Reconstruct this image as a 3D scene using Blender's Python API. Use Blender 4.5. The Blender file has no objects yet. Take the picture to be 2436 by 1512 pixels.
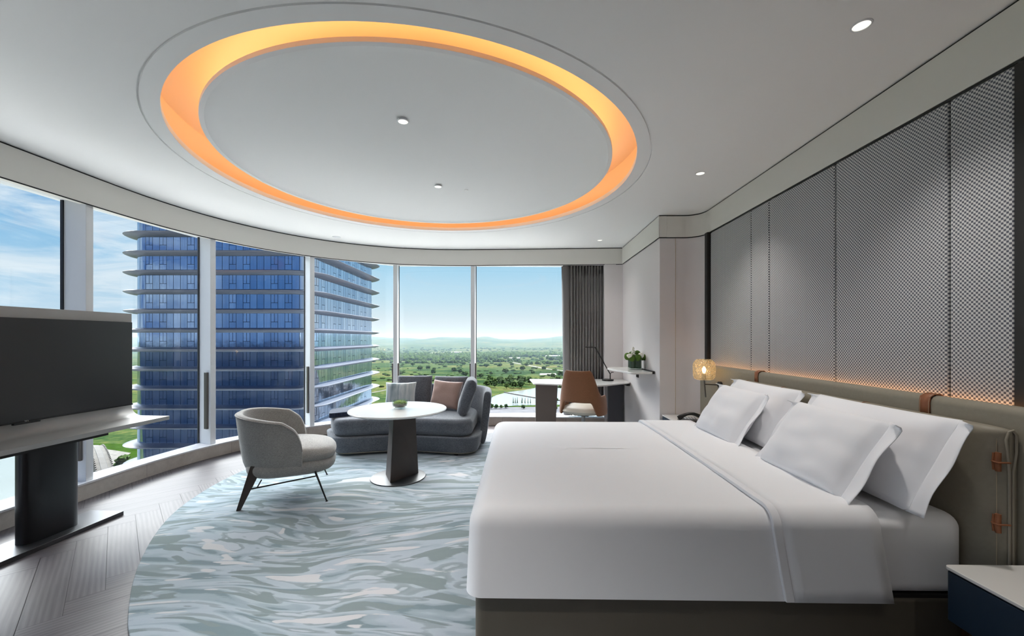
import bpy, bmesh, math, random
from mathutils import Vector, Matrix, noise
R = math.radians
PI = math.pi
SC = bpy.context.scene
COL = SC.collection
random.seed(7)

# ------------------------------------------------------------------ camera, sky, sun, exposure
FPX = 975.0                      # focal length in pixels of the 2436 wide frame
EYE = 1.38
YAW = math.atan(17 / FPX)
cam_d = bpy.data.cameras.new('camera')
cam_d.sensor_width = 36.0
cam_d.sensor_fit = 'HORIZONTAL'
cam_d.lens = 36.0 * FPX / 2436.0
cam_d.shift_y = 49.0 / 2436.0
cam_d.clip_start = 0.05
cam_d.clip_end = 30000
cam = bpy.data.objects.new('camera', cam_d)
COL.objects.link(cam)
cam.location = (0, 0, EYE)
cam.rotation_euler = (R(90), 0, YAW)
SC.camera = cam

SC.view_settings.view_transform = 'Standard'
SC.view_settings.look = 'None'
SC.view_settings.gamma = 1.0
SC.view_settings.exposure = 0.68
SC.view_settings.use_curve_mapping = False
SC.cycles.max_bounces = 9
SC.cycles.diffuse_bounces = 5
SC.cycles.glossy_bounces = 4
SC.cycles.transparent_max_bounces = 24
SC.cycles.transmission_bounces = 6
SC.cycles.sample_clamp_indirect = 8.0
SC.cycles.caustics_reflective = False
SC.cycles.caustics_refractive = False

SKY_HIGH = 17.0                  # brightness of a cloud patch added above the view to light the room
SUN_ELEV, SUN_AZ = R(62), R(50)  # azimuth measured from +Y towards +X
SUN_POWER = 10.0
DOWNLIGHT = 3.6                  # scales every ceiling downlight
sun_dir = Vector((math.sin(SUN_AZ) * math.cos(SUN_ELEV), math.cos(SUN_AZ) * math.cos(SUN_ELEV), math.sin(SUN_ELEV)))

def srgb(r, g, b):
    f = lambda c: (c / 255) / 12.92 if c / 255 <= 0.04045 else ((c / 255 + 0.055) / 1.055) ** 2.4
    return (f(r), f(g), f(b), 1.0)

class NT:
    """small helper around a node tree"""
    def __init__(s, tree):
        s.t = tree
        s.n = tree.nodes
        s.l = tree.links
    def node(s, typ, **kw):
        nd = s.n.new(typ)
        for k, v in kw.items():
            setattr(nd, k, v)
        return nd
    def put(s, sock, v):
        if isinstance(v, bpy.types.NodeSocket):
            s.l.new(v, sock)
        else:
            sock.default_value = v
    def math(s, op, a, b=None, c=None, clamp=False):
        nd = s.node('ShaderNodeMath', operation=op, use_clamp=clamp)
        s.put(nd.inputs[0], a)
        if b is not None: s.put(nd.inputs[1], b)
        if c is not None: s.put(nd.inputs[2], c)
        return nd.outputs[0]
    def mix(s, f, a, b, blend='MIX'):
        nd = s.node('ShaderNodeMix', data_type='RGBA', blend_type=blend)
        s.put(nd.inputs[0], f); s.put(nd.inputs[6], a); s.put(nd.inputs[7], b)
        return nd.outputs[2]
    def ramp(s, fac, stops, interp='LINEAR'):
        nd = s.node('ShaderNodeValToRGB')
        cr = nd.color_ramp
        cr.interpolation = interp
        while len(cr.elements) < len(stops): cr.elements.new(0.5)
        for e, (p, c) in zip(cr.elements, stops):
            e.position = p
            e.color = c if len(c) == 4 else (*c, 1)
        s.put(nd.inputs[0], fac)
        return nd.outputs[0]
    def mapr(s, v, a, b, c=0.0, d=1.0, smooth=False):
        nd = s.node('ShaderNodeMapRange', interpolation_type='SMOOTHSTEP' if smooth else 'LINEAR')
        s.put(nd.inputs[0], v)
        for i, x in enumerate((a, b, c, d)): s.put(nd.inputs[i + 1], x)
        return nd.outputs[0]
    def noise(s, vec, scale, detail=2, rough=0.5, dist=0.0, dim='3D'):
        nd = s.node('ShaderNodeTexNoise', noise_dimensions=dim)
        if vec is not None: s.put(nd.inputs['Vector'], vec)
        nd.inputs['Scale'].default_value = scale
        nd.inputs['Detail'].default_value = detail
        nd.inputs['Roughness'].default_value = rough
        nd.inputs['Distortion'].default_value = dist
        return nd.outputs[0]
    def mapping(s, vec, loc=(0, 0, 0), rot=(0, 0, 0), scale=(1, 1, 1)):
        nd = s.node('ShaderNodeMapping')
        s.put(nd.inputs[0], vec)
        nd.inputs[1].default_value = loc
        nd.inputs[2].default_value = rot
        nd.inputs[3].default_value = scale
        return nd.outputs[0]
    def sep(s, vec):
        nd = s.node('ShaderNodeSeparateXYZ'); s.put(nd.inputs[0], vec)
        return nd.outputs
    def comb(s, x, y, z):
        nd = s.node('ShaderNodeCombineXYZ')
        for i, v in enumerate((x, y, z)): s.put(nd.inputs[i], v)
        return nd.outputs[0]

# sky: blue gradient, soft cirrus to the left, bright patch added out of view for room light
world = bpy.data.worlds.new('sky')
SC.world = world
world.use_nodes = True
w = NT(world.node_tree)
w.n.clear()
wd = w.node('ShaderNodeTexCoord').outputs['Generated']
wx, wy, wz = w.sep(wd)
grad = w.ramp(wz, [(0.0, (0.90, 0.96, 1.0)), (0.035, (0.86, 0.94, 0.98)), (0.09, (0.64, 0.83, 0.94)),
                   (0.17, (0.42, 0.70, 0.90)), (0.30, (0.20, 0.44, 0.76)), (0.6, (0.16, 0.36, 0.70))])
back = w.mapr(wy, 0.1, -0.5, 0.0, 1.0, True)
col = w.mix(back, grad, w.mix(1.0, grad, (0.22, 0.36, 0.62, 1), 'MULTIPLY'))
col = w.mix(w.mapr(wx, 0.35, 0.8, 0.0, 0.8, True), col, (0.86, 0.86, 0.84, 1))
cn = w.noise(w.mapping(wd, scale=(2.0, 2.0, 9.0)), 2.2, 6, 0.6, 0.6)
left = w.mapr(wx, -0.45, -0.75, 0.0, 1.0, True)
cl = w.math('MULTIPLY', w.mapr(cn, 0.38, 0.66, 0.0, 0.95, True), left)
darker = w.mix(w.math('MULTIPLY', left, 0.6), col, w.mix(1.0, col, (0.50, 0.68, 0.86, 1), 'MULTIPLY'))
col = w.mix(cl, darker, (0.82, 0.90, 0.97, 1))
az = w.math('ADD', w.math('MULTIPLY', wx, -0.50), w.math('MULTIPLY', wy, 0.866))
hi = w.math('MULTIPLY', w.math('MULTIPLY', w.mapr(wz, 0.35, 0.45, 0.0, 1.0, True), w.mapr(wz, 0.85, 0.60, 0.0, 1.0, True)), w.mapr(az, 0.25, 0.62, 0.0, 1.0, True))
col = w.mix(hi, col, (1.0, 0.985, 0.96, 1))
below = w.mapr(wz, 0.0, -0.02, 0.0, 1.0)
col = w.mix(below, col, (0.035, 0.065, 0.13, 1))
stren = w.math('ADD', 0.64, w.math('MULTIPLY', hi, SKY_HIGH - 0.78))
bg = w.node('ShaderNodeBackground')
w.put(bg.inputs[0], col); w.put(bg.inputs[1], stren)
w.l.new(bg.outputs[0], w.node('ShaderNodeOutputWorld').inputs[0])

sun_l = bpy.data.lights.new('sun', 'SUN')
sun_l.energy = SUN_POWER
sun_l.angle = R(0.6)
sun_l.color = (1.0, 0.96, 0.90)
sun = bpy.data.objects.new('sun', sun_l)
COL.objects.link(sun)
sun.rotation_euler = sun_dir.to_track_quat('Z', 'Y').to_euler()
sun.location = (20, 20, 60)

# ------------------------------------------------------------------ materials
def new_mat(name):
    m = bpy.data.materials.new(name)
    m.use_nodes = True
    t = NT(m.node_tree)
    t.n.clear()
    out = t.node('ShaderNodeOutputMaterial')
    return m, t, out

def pbr(name, color, rough=0.5, metal=0.0, spec=0.5, coat=0.0, sheen=0.0, emit=None, estr=0.0, noise_amt=0.0, noise_scale=20.0,
        bump=0.0, bump_scale=200.0, bump_vec=(1, 1, 1), alpha=None):
    m, t, out = new_mat(name)
    b = t.node('ShaderNodeBsdfPrincipled')
    co = t.node('ShaderNodeTexCoord').outputs['Object']
    if noise_amt:
        n = t.noise(co, noise_scale, 3)
        lo = tuple(c * (1 - noise_amt) for c in color[:3]) + (1,)
        hi_ = tuple(min(1, c * (1 + noise_amt)) for c in color[:3]) + (1,)
        t.put(b.inputs['Base Color'], t.mix(t.mapr(n, 0.3, 0.7), lo, hi_))
    else:
        b.inputs['Base Color'].default_value = color
    b.inputs['Roughness'].default_value = rough
    b.inputs['Metallic'].default_value = metal
    b.inputs['Specular IOR Level'].default_value = spec
    b.inputs['Coat Weight'].default_value = coat
    b.inputs['Coat Roughness'].default_value = 0.08
    b.inputs['Sheen Weight'].default_value = sheen
    if emit:
        b.inputs['Emission Color'].default_value = emit
        b.inputs['Emission Strength'].default_value = estr
    if bump:
        bn = t.node('ShaderNodeBump')
        bn.inputs['Strength'].default_value = bump
        bn.inputs['Distance'].default_value = 0.002
        t.put(bn.inputs['Height'], t.noise(t.mapping(co, scale=bump_vec), bump_scale, 2))
        t.put(b.inputs['Normal'], bn.outputs[0])
    t.l.new(b.outputs[0], out.inputs[0])
    return m

def glass_mat(name, tint=(0.93, 0.96, 0.97, 1), gloss=1.0, rough=0.0, bump=0.0, bump_scale=60.0, ior=1.45):
    m, t, out = new_mat(name)
    tr = t.node('ShaderNodeBsdfTransparent'); tr.inputs[0].default_value = tint
    gl = t.node('ShaderNodeBsdfGlossy'); gl.inputs['Roughness'].default_value = rough
    fr = t.node('ShaderNodeLayerWeight'); fr.inputs[0].default_value = 0.5
    fac = t.math('MULTIPLY', t.math('ADD', 0.035, t.math('MULTIPLY', t.math('POWER', fr.outputs['Facing'], 5.0), 0.9)), gloss)
    if bump:
        bn = t.node('ShaderNodeBump'); bn.inputs['Strength'].default_value = bump
        bn.inputs['Distance'].default_value = 0.004
        vor = t.node('ShaderNodeTexVoronoi'); vor.inputs['Scale'].default_value = bump_scale
        t.put(vor.inputs['Vector'], t.node('ShaderNodeTexCoord').outputs['Object'])
        t.put(bn.inputs['Height'], vor.outputs[0])
        t.put(gl.inputs['Normal'], bn.outputs[0]); t.put(fr.inputs['Normal'], bn.outputs[0])
        t.put(tr.inputs[0], t.mix(t.mapr(vor.outputs[0], 0.1, 0.6), tint, tuple(c * 0.55 for c in tint[:3]) + (1,)))
    mx = t.node('ShaderNodeMixShader')
    t.put(mx.inputs[0], fac)
    t.l.new(tr.outputs[0], mx.inputs[1]); t.l.new(gl.outputs[0], mx.inputs[2])
    t.l.new(mx.outputs[0], out.inputs[0])
    return m

def fabric_mat(name, c1, c2, scale=260.0, sheen=0.3, weave=True, rough=0.9, bump=0.5):
    """tweed: two crossing sets of stretched noise"""
    m, t, out = new_mat(name)
    b = t.node('ShaderNodeBsdfPrincipled')
    co = t.node('ShaderNodeTexCoord').outputs['Object']
    a = t.noise(t.mapping(co, scale=(1, 1, 0.12)), scale, 2)
    d = t.noise(t.mapping(co, scale=(0.12, 0.12, 1.0)), scale, 2)
    e = t.noise(co, 9.0, 3)
    v = t.math('ADD', t.math('MULTIPLY', t.math('ADD', a, d), 0.5), t.math('MULTIPLY', t.math('SUBTRACT', e, 0.5), 0.12))
    t.put(b.inputs['Base Color'], t.mix(t.mapr(v, 0.38, 0.62), c1, c2))
    b.inputs['Roughness'].default_value = rough
    b.inputs['Specular IOR Level'].default_value = 0.2
    b.inputs['Sheen Weight'].default_value = sheen
    b.inputs['Sheen Roughness'].default_value = 0.5
    bn = t.node('ShaderNodeBump'); bn.inputs['Strength'].default_value = bump; bn.inputs['Distance'].default_value = 0.002
    t.put(bn.inputs['Height'], v); t.put(b.inputs['Normal'], bn.outputs[0])
    t.l.new(b.outputs[0], out.inputs[0])
    return m

M = {}
M['ceiling'] = pbr('ceiling_paint', srgb(242, 242, 241), 0.9, bump=0.03, bump_scale=300)
M['fascia'] = pbr('fascia_wallcovering', srgb(226, 223, 216), 0.8, bump=0.1, bump_scale=150, bump_vec=(1, 1, 6))
M['wallpaper'] = pbr('wall_covering', srgb(222, 216, 215), 0.55, spec=0.35, bump=0.12, bump_scale=120, bump_vec=(1, 1, 8))
M['dark_gap'] = pbr('shadow_gap_black', srgb(30, 29, 28), 0.6)
M['white_metal'] = pbr('white_coated_metal', srgb(226, 228, 230), 0.35)
M['dark_gasket'] = pbr('black_gasket', srgb(24, 24, 30), 0.5)
M['bronze'] = pbr('bronze_handle', srgb(112, 107, 102), 0.35, metal=0.6)
M['window_glass'] = glass_mat('window_glass', (0.95, 0.975, 0.98, 1), 0.55)
M['bed_linen'] = pbr('white_linen', srgb(246, 246, 248), 0.85, sheen=0.2, bump=0.12, bump_scale=14)
M['pillow_linen'] = pbr('pillow_linen', srgb(243, 243, 246), 0.85, sheen=0.2, bump=0.25, bump_scale=10)
M['leather_beige'] = pbr('greige_leather', srgb(140, 133, 118), 0.55, bump=0.15, bump_scale=500, noise_amt=0.04, noise_scale=60)
M['leather_edge'] = pbr('pale_leather_edge', srgb(160, 152, 136), 0.6)
M['leather_base'] = pbr('taupe_leather', srgb(94, 87, 76), 0.6, bump=0.15, bump_scale=500)
M['leather_tan'] = pbr('tan_leather', srgb(148, 92, 60), 0.5, noise_amt=0.08, noise_scale=40, bump=0.2, bump_scale=400)
M['stitch'] = pbr('stitch_thread', srgb(196, 178, 150), 0.8)
M['white_stone'] = pbr('white_stone_top', srgb(232, 230, 226), 0.18, coat=0.3)
M['navy'] = pbr('navy_leather', srgb(20, 42, 62), 0.5, bump=0.1, bump_scale=400)
M['black_metal'] = pbr('black_metal', srgb(34, 32, 31), 0.4, metal=0.5)
M['stainless'] = pbr('brushed_steel', srgb(168, 165, 162), 0.5, metal=0.6, noise_amt=0.03, noise_scale=4)
M['gunmetal'] = pbr('gunmetal_plate', srgb(98, 98, 100), 0.3, metal=0.85)
M['steel_dark'] = pbr('dark_steel', srgb(100, 100, 102), 0.35, metal=0.8)
M['screen'] = pbr('screen_glass', srgb(16, 16, 18), 0.3, spec=0.7)
M['screen_edge'] = pbr('screen_edge', srgb(8, 8, 9), 0.3)
M['logo'] = pbr('logo_silver', srgb(230, 230, 232), 0.4)
M['column'] = pbr('column_black', srgb(30, 29, 31), 0.32, metal=0.3)
M['wenge'] = pbr('dark_oak', srgb(50, 40, 36), 0.5, noise_amt=0.35, noise_scale=3, bump=0.3, bump_scale=60, bump_vec=(8, 8, 0.3))
M['tweed_dark'] = fabric_mat('dark_tweed', srgb(64, 67, 74), srgb(110, 113, 120), 460)
M['tweed_mid'] = fabric_mat('charcoal_weave', srgb(74, 76, 82), srgb(112, 114, 120), 360)
M['tweed_light'] = fabric_mat('light_grey_tweed', srgb(128, 125, 122), srgb(168, 164, 160), 620)
M['velvet_pink'] = fabric_mat('dusty_pink_velvet', srgb(152, 124, 114), srgb(168, 140, 130), 600, 0.6)
M['throw_navy'] = fabric_mat('navy_throw', srgb(30, 38, 54), srgb(58, 68, 88), 140, 0.2, bump=1.0)
M['curtain'] = fabric_mat('grey_curtain', srgb(118, 114, 112), srgb(140, 136, 134), 400, 0.2)
M['curtain_lining'] = pbr('curtain_lining', srgb(120, 117, 117), 0.9)
M['chair_tan'] = fabric_mat('tan_chair_fabric', srgb(128, 86, 60), srgb(146, 100, 72), 700, 0.3, bump=0.2)
M['cream_leather'] = pbr('cream_leather', srgb(196, 186, 172), 0.5)
M['desk_leg'] = pbr('desk_leg_laminate', srgb(118, 108, 102), 0.5)
M['desk_shade'] = pbr('desk_shade_grey', srgb(92, 92, 98), 0.6)
M['phone'] = pbr('black_plastic', srgb(22, 22, 24), 0.3)
M['phone_keys'] = pbr('light_keys', srgb(205, 205, 210), 0.5)
M['clear_glass'] = glass_mat('clear_glass', (0.88, 0.93, 0.90, 1), 2.0)
M['amber_glass'] = None
M['vase_leaf'] = pbr('leaf_lining', srgb(22, 70, 40), 0.5, noise_amt=0.3, noise_scale=30)
M['moss'] = pbr('moss', srgb(104, 128, 40), 0.95, noise_amt=0.5, noise_scale=120, bump=1.0, bump_scale=90)
M['pebbles'] = pbr('dark_pebbles', srgb(52, 44, 40), 0.7, noise_amt=0.5, noise_scale=90)
M['bloom_green'] = pbr('green_bloom', srgb(78, 108, 36), 0.95, noise_amt=0.4, noise_scale=160, bump=1.0, bump_scale=120)
M['bloom_white'] = pbr('white_bloom', srgb(240, 238, 226), 0.8, bump=0.5, bump_scale=60)
M['leaf'] = pbr('leaf_green', srgb(46, 84, 34), 0.6)
M['lamp_glow'] = pbr('lamp_diffuser', srgb(250, 248, 230), 0.5, emit=(1, 0.97, 0.86, 1), estr=0.75)
M['filament'] = pbr('glowing_filament', srgb(255, 220, 150), 0.5, emit=(1.0, 0.72, 0.36, 1), estr=10.0)
M['led_warm'] = pbr('warm_led_strip', srgb(255, 180, 110), 0.5, emit=(1.0, 0.50, 0.20, 1), estr=5.0)
M['cove_led'] = pbr('cove_led_strip', srgb(255, 180, 110), 0.5, emit=(1.0, 0.62, 0.28, 1), estr=3.6)
M['cove'] = pbr('cove_paint', srgb(250, 226, 196), 0.9)
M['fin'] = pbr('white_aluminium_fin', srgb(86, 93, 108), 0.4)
M['roof_tile'] = pbr('grey_roof', srgb(120, 122, 126), 0.8)

def amber_glass():
    m, t, out = new_mat('hammered_amber_glass')
    vor = t.node('ShaderNodeTexVoronoi'); vor.inputs['Scale'].default_value = 85
    t.put(vor.inputs['Vector'], t.node('ShaderNodeTexCoord').outputs['Object'])
    bn = t.node('ShaderNodeBump'); bn.inputs['Strength'].default_value = 0.9; bn.inputs['Distance'].default_value = 0.004
    t.put(bn.inputs['Height'], vor.outputs[0])
    tr = t.node('ShaderNodeBsdfTransparent'); tr.inputs[0].default_value = (1.0, 0.86, 0.66, 1)
    tl = t.node('ShaderNodeBsdfTranslucent'); tl.inputs[0].default_value = (0.95, 0.82, 0.62, 1)
    gl = t.node('ShaderNodeBsdfGlossy'); gl.inputs['Roughness'].default_value = 0.12; gl.inputs[0].default_value = (1, 0.92, 0.8, 1)
    for q in (tl, gl): t.put(q.inputs['Normal'], bn.outputs[0])
    m1 = t.node('ShaderNodeMixShader'); t.put(m1.inputs[0], t.mapr(vor.outputs[0], 0.1, 0.6, 0.08, 0.32))
    t.l.new(tr.outputs[0], m1.inputs[1]); t.l.new(tl.outputs[0], m1.inputs[2])
    m2 = t.node('ShaderNodeMixShader'); m2.inputs[0].default_value = 0.10
    t.l.new(m1.outputs[0], m2.inputs[1]); t.l.new(gl.outputs[0], m2.inputs[2])
    t.l.new(m2.outputs[0], out.inputs[0])
    return m
M['amber_glass'] = amber_glass()

def marble_mat(name, c1, c2, rough, scale=3.0, tiles=0.0):
    m, t, out = new_mat(name)
    b = t.node('ShaderNodeBsdfPrincipled')
    co = t.node('ShaderNodeTexCoord').outputs['Object']
    n = t.noise(co, scale, 8, 0.6, 0.8)
    n2 = t.noise(co, scale * 14, 4, 0.7)
    v = t.math('ADD', t.math('MULTIPLY', n, 0.75), t.math('MULTIPLY', n2, 0.25))
    c = t.mix(t.mapr(v, 0.35, 0.65), c1, c2)
    uv = t.node('ShaderNodeUVMap').outputs[0]
    ux = t.sep(uv)[0]
    if tiles:
        fr = t.math('FRACT', t.math('DIVIDE', ux, tiles))
        line = t.math('LESS_THAN', fr, 0.006)
        cell = t.node('ShaderNodeTexWhiteNoise', noise_dimensions='1D')
        t.put(cell.inputs['W'], t.math('FLOOR', t.math('DIVIDE', ux, tiles)))
        c = t.mix(t.math('MULTIPLY', cell.outputs[0], 0.35), c, t.mix(1.0, c, (0.80, 0.80, 0.82, 1), 'MULTIPLY'))
        c = t.mix(line, c, t.mix(1.0, c, (0.7, 0.7, 0.7, 1), 'MULTIPLY'))
    t.put(b.inputs['Base Color'], c)
    b.inputs['Roughness'].default_value = rough
    t.l.new(b.outputs[0], out.inputs[0])
    return m
M['sill_top'] = marble_mat('polished_sill', srgb(214, 212, 212), srgb(240, 240, 242), 0.08, 2.0)
M['sill_face'] = marble_mat('travertine_curb', srgb(184, 174, 164), srgb(212, 203, 193), 0.35, 2.5, 0.62)

def floor_mat():
    m, t, out = new_mat('grey_oak_planks')
    b = t.node('ShaderNodeBsdfPrincipled')
    uv = t.node('ShaderNodeUVMap').outputs[0]
    rnd = t.node('ShaderNodeAttribute', attribute_name='rnd')
    ru = rnd.outputs['Fac']
    off = t.comb(t.math('MULTIPLY', ru, 37.0), t.math('MULTIPLY', ru, 91.0), 0.0)
    va = t.node('ShaderNodeVectorMath', operation='ADD')
    t.put(va.inputs[0], uv); t.put(va.inputs[1], off)
    v = va.outputs[0]
    warp = t.noise(t.mapping(v, scale=(1.6, 9.0, 1)), 1.0, 3, 0.5, 0.4)
    wave = t.node('ShaderNodeTexWave', wave_type='BANDS', bands_direction='Y')
    t.put(wave.inputs['Vector'], t.mapping(v, scale=(0.8, 7.5, 1)))
    wave.inputs['Scale'].default_value = 1.6
    wave.inputs['Distortion'].default_value = 7.0
    wave.inputs['Detail'].default_value = 2.0
    wave.inputs['Detail Scale'].default_value = 0.6
    fine = t.noise(t.mapping(v, scale=(6, 160, 1)), 1.0, 3, 0.6)
    g = t.math('ADD', t.math('MULTIPLY', wave.outputs[0], 0.26), t.math('ADD', t.math('MULTIPLY', warp, 0.42), t.math('MULTIPLY', fine, 0.42)))
    c = t.mix(t.mapr(g, 0.3, 0.8), srgb(60, 55, 57), srgb(98, 91, 93))
    c = t.mix(t.mapr(ru, 0, 1, 0.0, 0.45), c, srgb(74, 69, 71))
    t.put(b.inputs['Base Color'], c)
    b.inputs['Roughness'].default_value = 0.42
    b.inputs['Specular IOR Level'].default_value = 0.35
    bn = t.node('ShaderNodeBump'); bn.inputs['Strength'].default_value = 0.25; bn.inputs['Distance'].default_value = 0.001
    t.put(bn.inputs['Height'], g); t.put(b.inputs['Normal'], bn.outputs[0])
    t.l.new(b.outputs[0], out.inputs[0])
    return m
M['floor'] = floor_mat()

def rug_mat():
    m, t, out = new_mat('tufted_rug')
    b = t.node('ShaderNodeBsdfPrincipled')
    co = t.node('ShaderNodeTexCoord').outputs['Object']
    # strokes drift: mostly along X, turning with a slow noise
    warp = t.node('ShaderNodeTexNoise'); t.put(warp.inputs['Vector'], co)
    warp.inputs['Scale'].default_value = 0.8; warp.inputs['Detail'].default_value = 1.0
    vs = t.node('ShaderNodeVectorMath', operation='SCALE')
    sub = t.node('ShaderNodeVectorMath', operation='SUBTRACT')
    t.put(sub.inputs[0], warp.outputs['Color']); sub.inputs[1].default_value = (0.5, 0.5, 0.5)
    t.put(vs.inputs[0], sub.outputs[0]); vs.inputs['Scale'].default_value = 0.85
    ad = t.node('ShaderNodeVectorMath', operation='ADD'); t.put(ad.inputs[0], co); t.put(ad.inputs[1], vs.outputs[0])
    v = ad.outputs[0]
    a = t.noise(t.mapping(v, rot=(0, 0, R(-14)), scale=(2.0, 9.6, 1)), 1.0, 1.6, 0.5, 0.7)
    a2 = t.noise(t.mapping(v, loc=(5, 3, 0), rot=(0, 0, R(-18)), scale=(2.4, 11.0, 1)), 1.0, 1.0, 0.5, 0.5)
    big = t.noise(co, 0.55, 1)
    jit = t.math('MULTIPLY', t.math('SUBTRACT', t.noise(t.mapping(co, scale=(20, 75, 1)), 1.0, 3, 0.6), 0.5), 0.055)
    a = t.math('ADD', a, jit); a2 = t.math('ADD', a2, jit)
    light1, light2 = srgb(172, 175, 182), srgb(156, 165, 171)
    base = t.ramp(a, [(0.0, srgb(106, 120, 126)), (0.385, srgb(112, 126, 130)), (0.405, srgb(136, 148, 154)), (0.455, srgb(146, 156, 162)), (0.475, srgb(158, 165, 173)),
                      (0.555, srgb(162, 168, 176)), (0.572, srgb(140, 149, 153)), (0.625, srgb(128, 138, 140)), (0.645, srgb(170, 174, 181))])
    c = t.mix(t.mapr(a2, 0.595, 0.612), base, srgb(118, 128, 128))
    c = t.mix(t.mapr(a2, 0.355, 0.340), c, srgb(188, 184, 184))
    teal = t.mix(1.0, c, (0.72, 0.92, 0.94, 1), 'MULTIPLY')
    px = t.sep(co)
    fac = t.mapr(t.math('ADD', t.math('MULTIPLY', px[0], -0.5), t.math('MULTIPLY', big, 1.0)), 0.9, 2.0, 0.05, 0.5)
    c = t.mix(fac, c, teal)
    pile = t.noise(co, 420.0, 2)
    c = t.mix(t.mapr(pile, 0.2, 0.8, 0.0, 0.35), c, t.mix(1.0, c, (0.72, 0.72, 0.74, 1), 'MULTIPLY'))
    t.put(b.inputs['Base Color'], c)
    b.inputs['Roughness'].default_value = 0.95
    b.inputs['Specular IOR Level'].default_value = 0.1
    b.inputs['Sheen Weight'].default_value = 0.25
    bn = t.node('ShaderNodeBump'); bn.inputs['Strength'].default_value = 0.5; bn.inputs['Distance'].default_value = 0.004
    t.put(bn.inputs['Height'], t.math('ADD', t.math('MULTIPLY', pile, 0.5), t.math('MULTIPLY', a, 2.0)))
    t.put(b.inputs['Normal'], bn.outputs[0])
    t.l.new(b.outputs[0], out.inputs[0])
    return m
M['rug'] = rug_mat()

def weave_mat():
    """woven panel on the bed wall: light cords around small dark squares set chequerwise"""
    m, t, out = new_mat('basket_weave_panel')
    b = t.node('ShaderNodeBsdfPrincipled')
    x, y, z = t.sep(t.node('ShaderNodeTexCoord').outputs['Object'])
    u = t.math('DIVIDE', t.math('ADD', y, 50.0), 0.0195)
    v = t.math('DIVIDE', t.math('ADD', z, 50.0), 0.0205)
    def sq(du, dv):
        fu = t.math('ABSOLUTE', t.math('SUBTRACT', t.math('FRACT', t.math('ADD', u, du)), 0.5))
        fv = t.math('ABSOLUTE', t.math('SUBTRACT', t.math('FRACT', t.math('ADD', v, dv)), 0.5))
        return t.math('MULTIPLY', t.math('LESS_THAN', fu, 0.245), t.math('LESS_THAN', fv, 0.235))
    dark = t.math('MAXIMUM', sq(0, 0), sq(0.5, 0.5))
    lines = t.math('LESS_THAN', t.math('FRACT', t.math('MULTIPLY', t.math('ADD', v, t.math('MULTIPLY', u, 0.0)), 4.0)), 0.3)
    c = t.mix(t.math('MULTIPLY', lines, 0.55), srgb(216, 215, 213), srgb(150, 148, 147))
    c = t.mix(dark, c, srgb(88, 90, 100))
    t.put(b.inputs['Base Color'], c)
    b.inputs['Roughness'].default_value = 0.6
    bn = t.node('ShaderNodeBump'); bn.inputs['Strength'].default_value = 0.3; bn.inputs['Distance'].default_value = 0.002
    t.put(bn.inputs['Height'], t.math('SUBTRACT', 1.0, dark)); t.put(b.inputs['Normal'], bn.outputs[0])
    t.l.new(b.outputs[0], out.inputs[0])
    return m
M['weave'] = weave_mat()

def facade_mat():
    """curtain wall: uv = metres round the plan, metres up"""
    m, t, out = new_mat('curtain_wall_glass')
    b = t.node('ShaderNodeBsdfPrincipled')
    uv = t.node('ShaderNodeUVMap').outputs[0]
    u, v, _ = t.sep(uv)
    MOD, FL = 1.34, 3.7
    uu = t.math('DIVIDE', u, MOD)
    vv = t.math('DIVIDE', v, FL)
    fu, fv = t.math('FRACT', uu), t.math('FRACT', vv)
    iu, iv = t.math('FLOOR', uu), t.math('FLOOR', vv)
    line = t.math('LESS_THAN', fu, 0.07)
    md = t.math('MODULO', iu, 6.0)
    isT = t.math('ADD', t.math('COMPARE', md, 1.0, 0.1), t.math('COMPARE', md, 5.0, 0.1), clamp=True)
    hl = t.math('COMPARE', fv, 0.42, 0.012)
    vl = t.math('MULTIPLY', t.math('COMPARE', fu, 0.54, 0.035), t.math('GREATER_THAN', fv, 0.42))
    line = t.math('MAXIMUM', line, t.math('MULTIPLY', isT, t.math('MAXIMUM', hl, vl)))
    wn = t.node('ShaderNodeTexWhiteNoise', noise_dimensions='2D')
    t.put(wn.inputs['Vector'], t.comb(iu, iv, 0.0))
    curtainy = t.noise(t.mapping(uv, scale=(3.0, 0.12, 1)), 1.0, 3)
    var = t.math('ADD', t.math('MULTIPLY', wn.outputs[0], 0.4), t.math('MULTIPLY', curtainy, 0.6))
    tint = t.mix(t.mapr(var, 0.25, 0.75), (0.27, 0.39, 0.56, 1), (0.52, 0.64, 0.80, 1))
    c = t.mix(line, tint, (0.03, 0.05, 0.09, 1))
    t.put(b.inputs['Base Color'], c)
    b.inputs['Metallic'].default_value = 0.85
    t.put(b.inputs['Roughness'], t.mix(line, (0.06, 0.06, 0.06, 1), (0.5, 0.5, 0.5, 1)))
    bn = t.node('ShaderNodeBump'); bn.inputs['Strength'].default_value = 0.05; bn.inputs['Distance'].default_value = 0.2
    t.put(bn.inputs['Height'], t.noise(t.mapping(uv, scale=(0.7, 0.5, 1)), 1.0, 2)); t.put(b.inputs['Normal'], bn.outputs[0])
    t.l.new(b.outputs[0], out.inputs[0])
    return m
M['facade'] = facade_mat()

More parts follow.
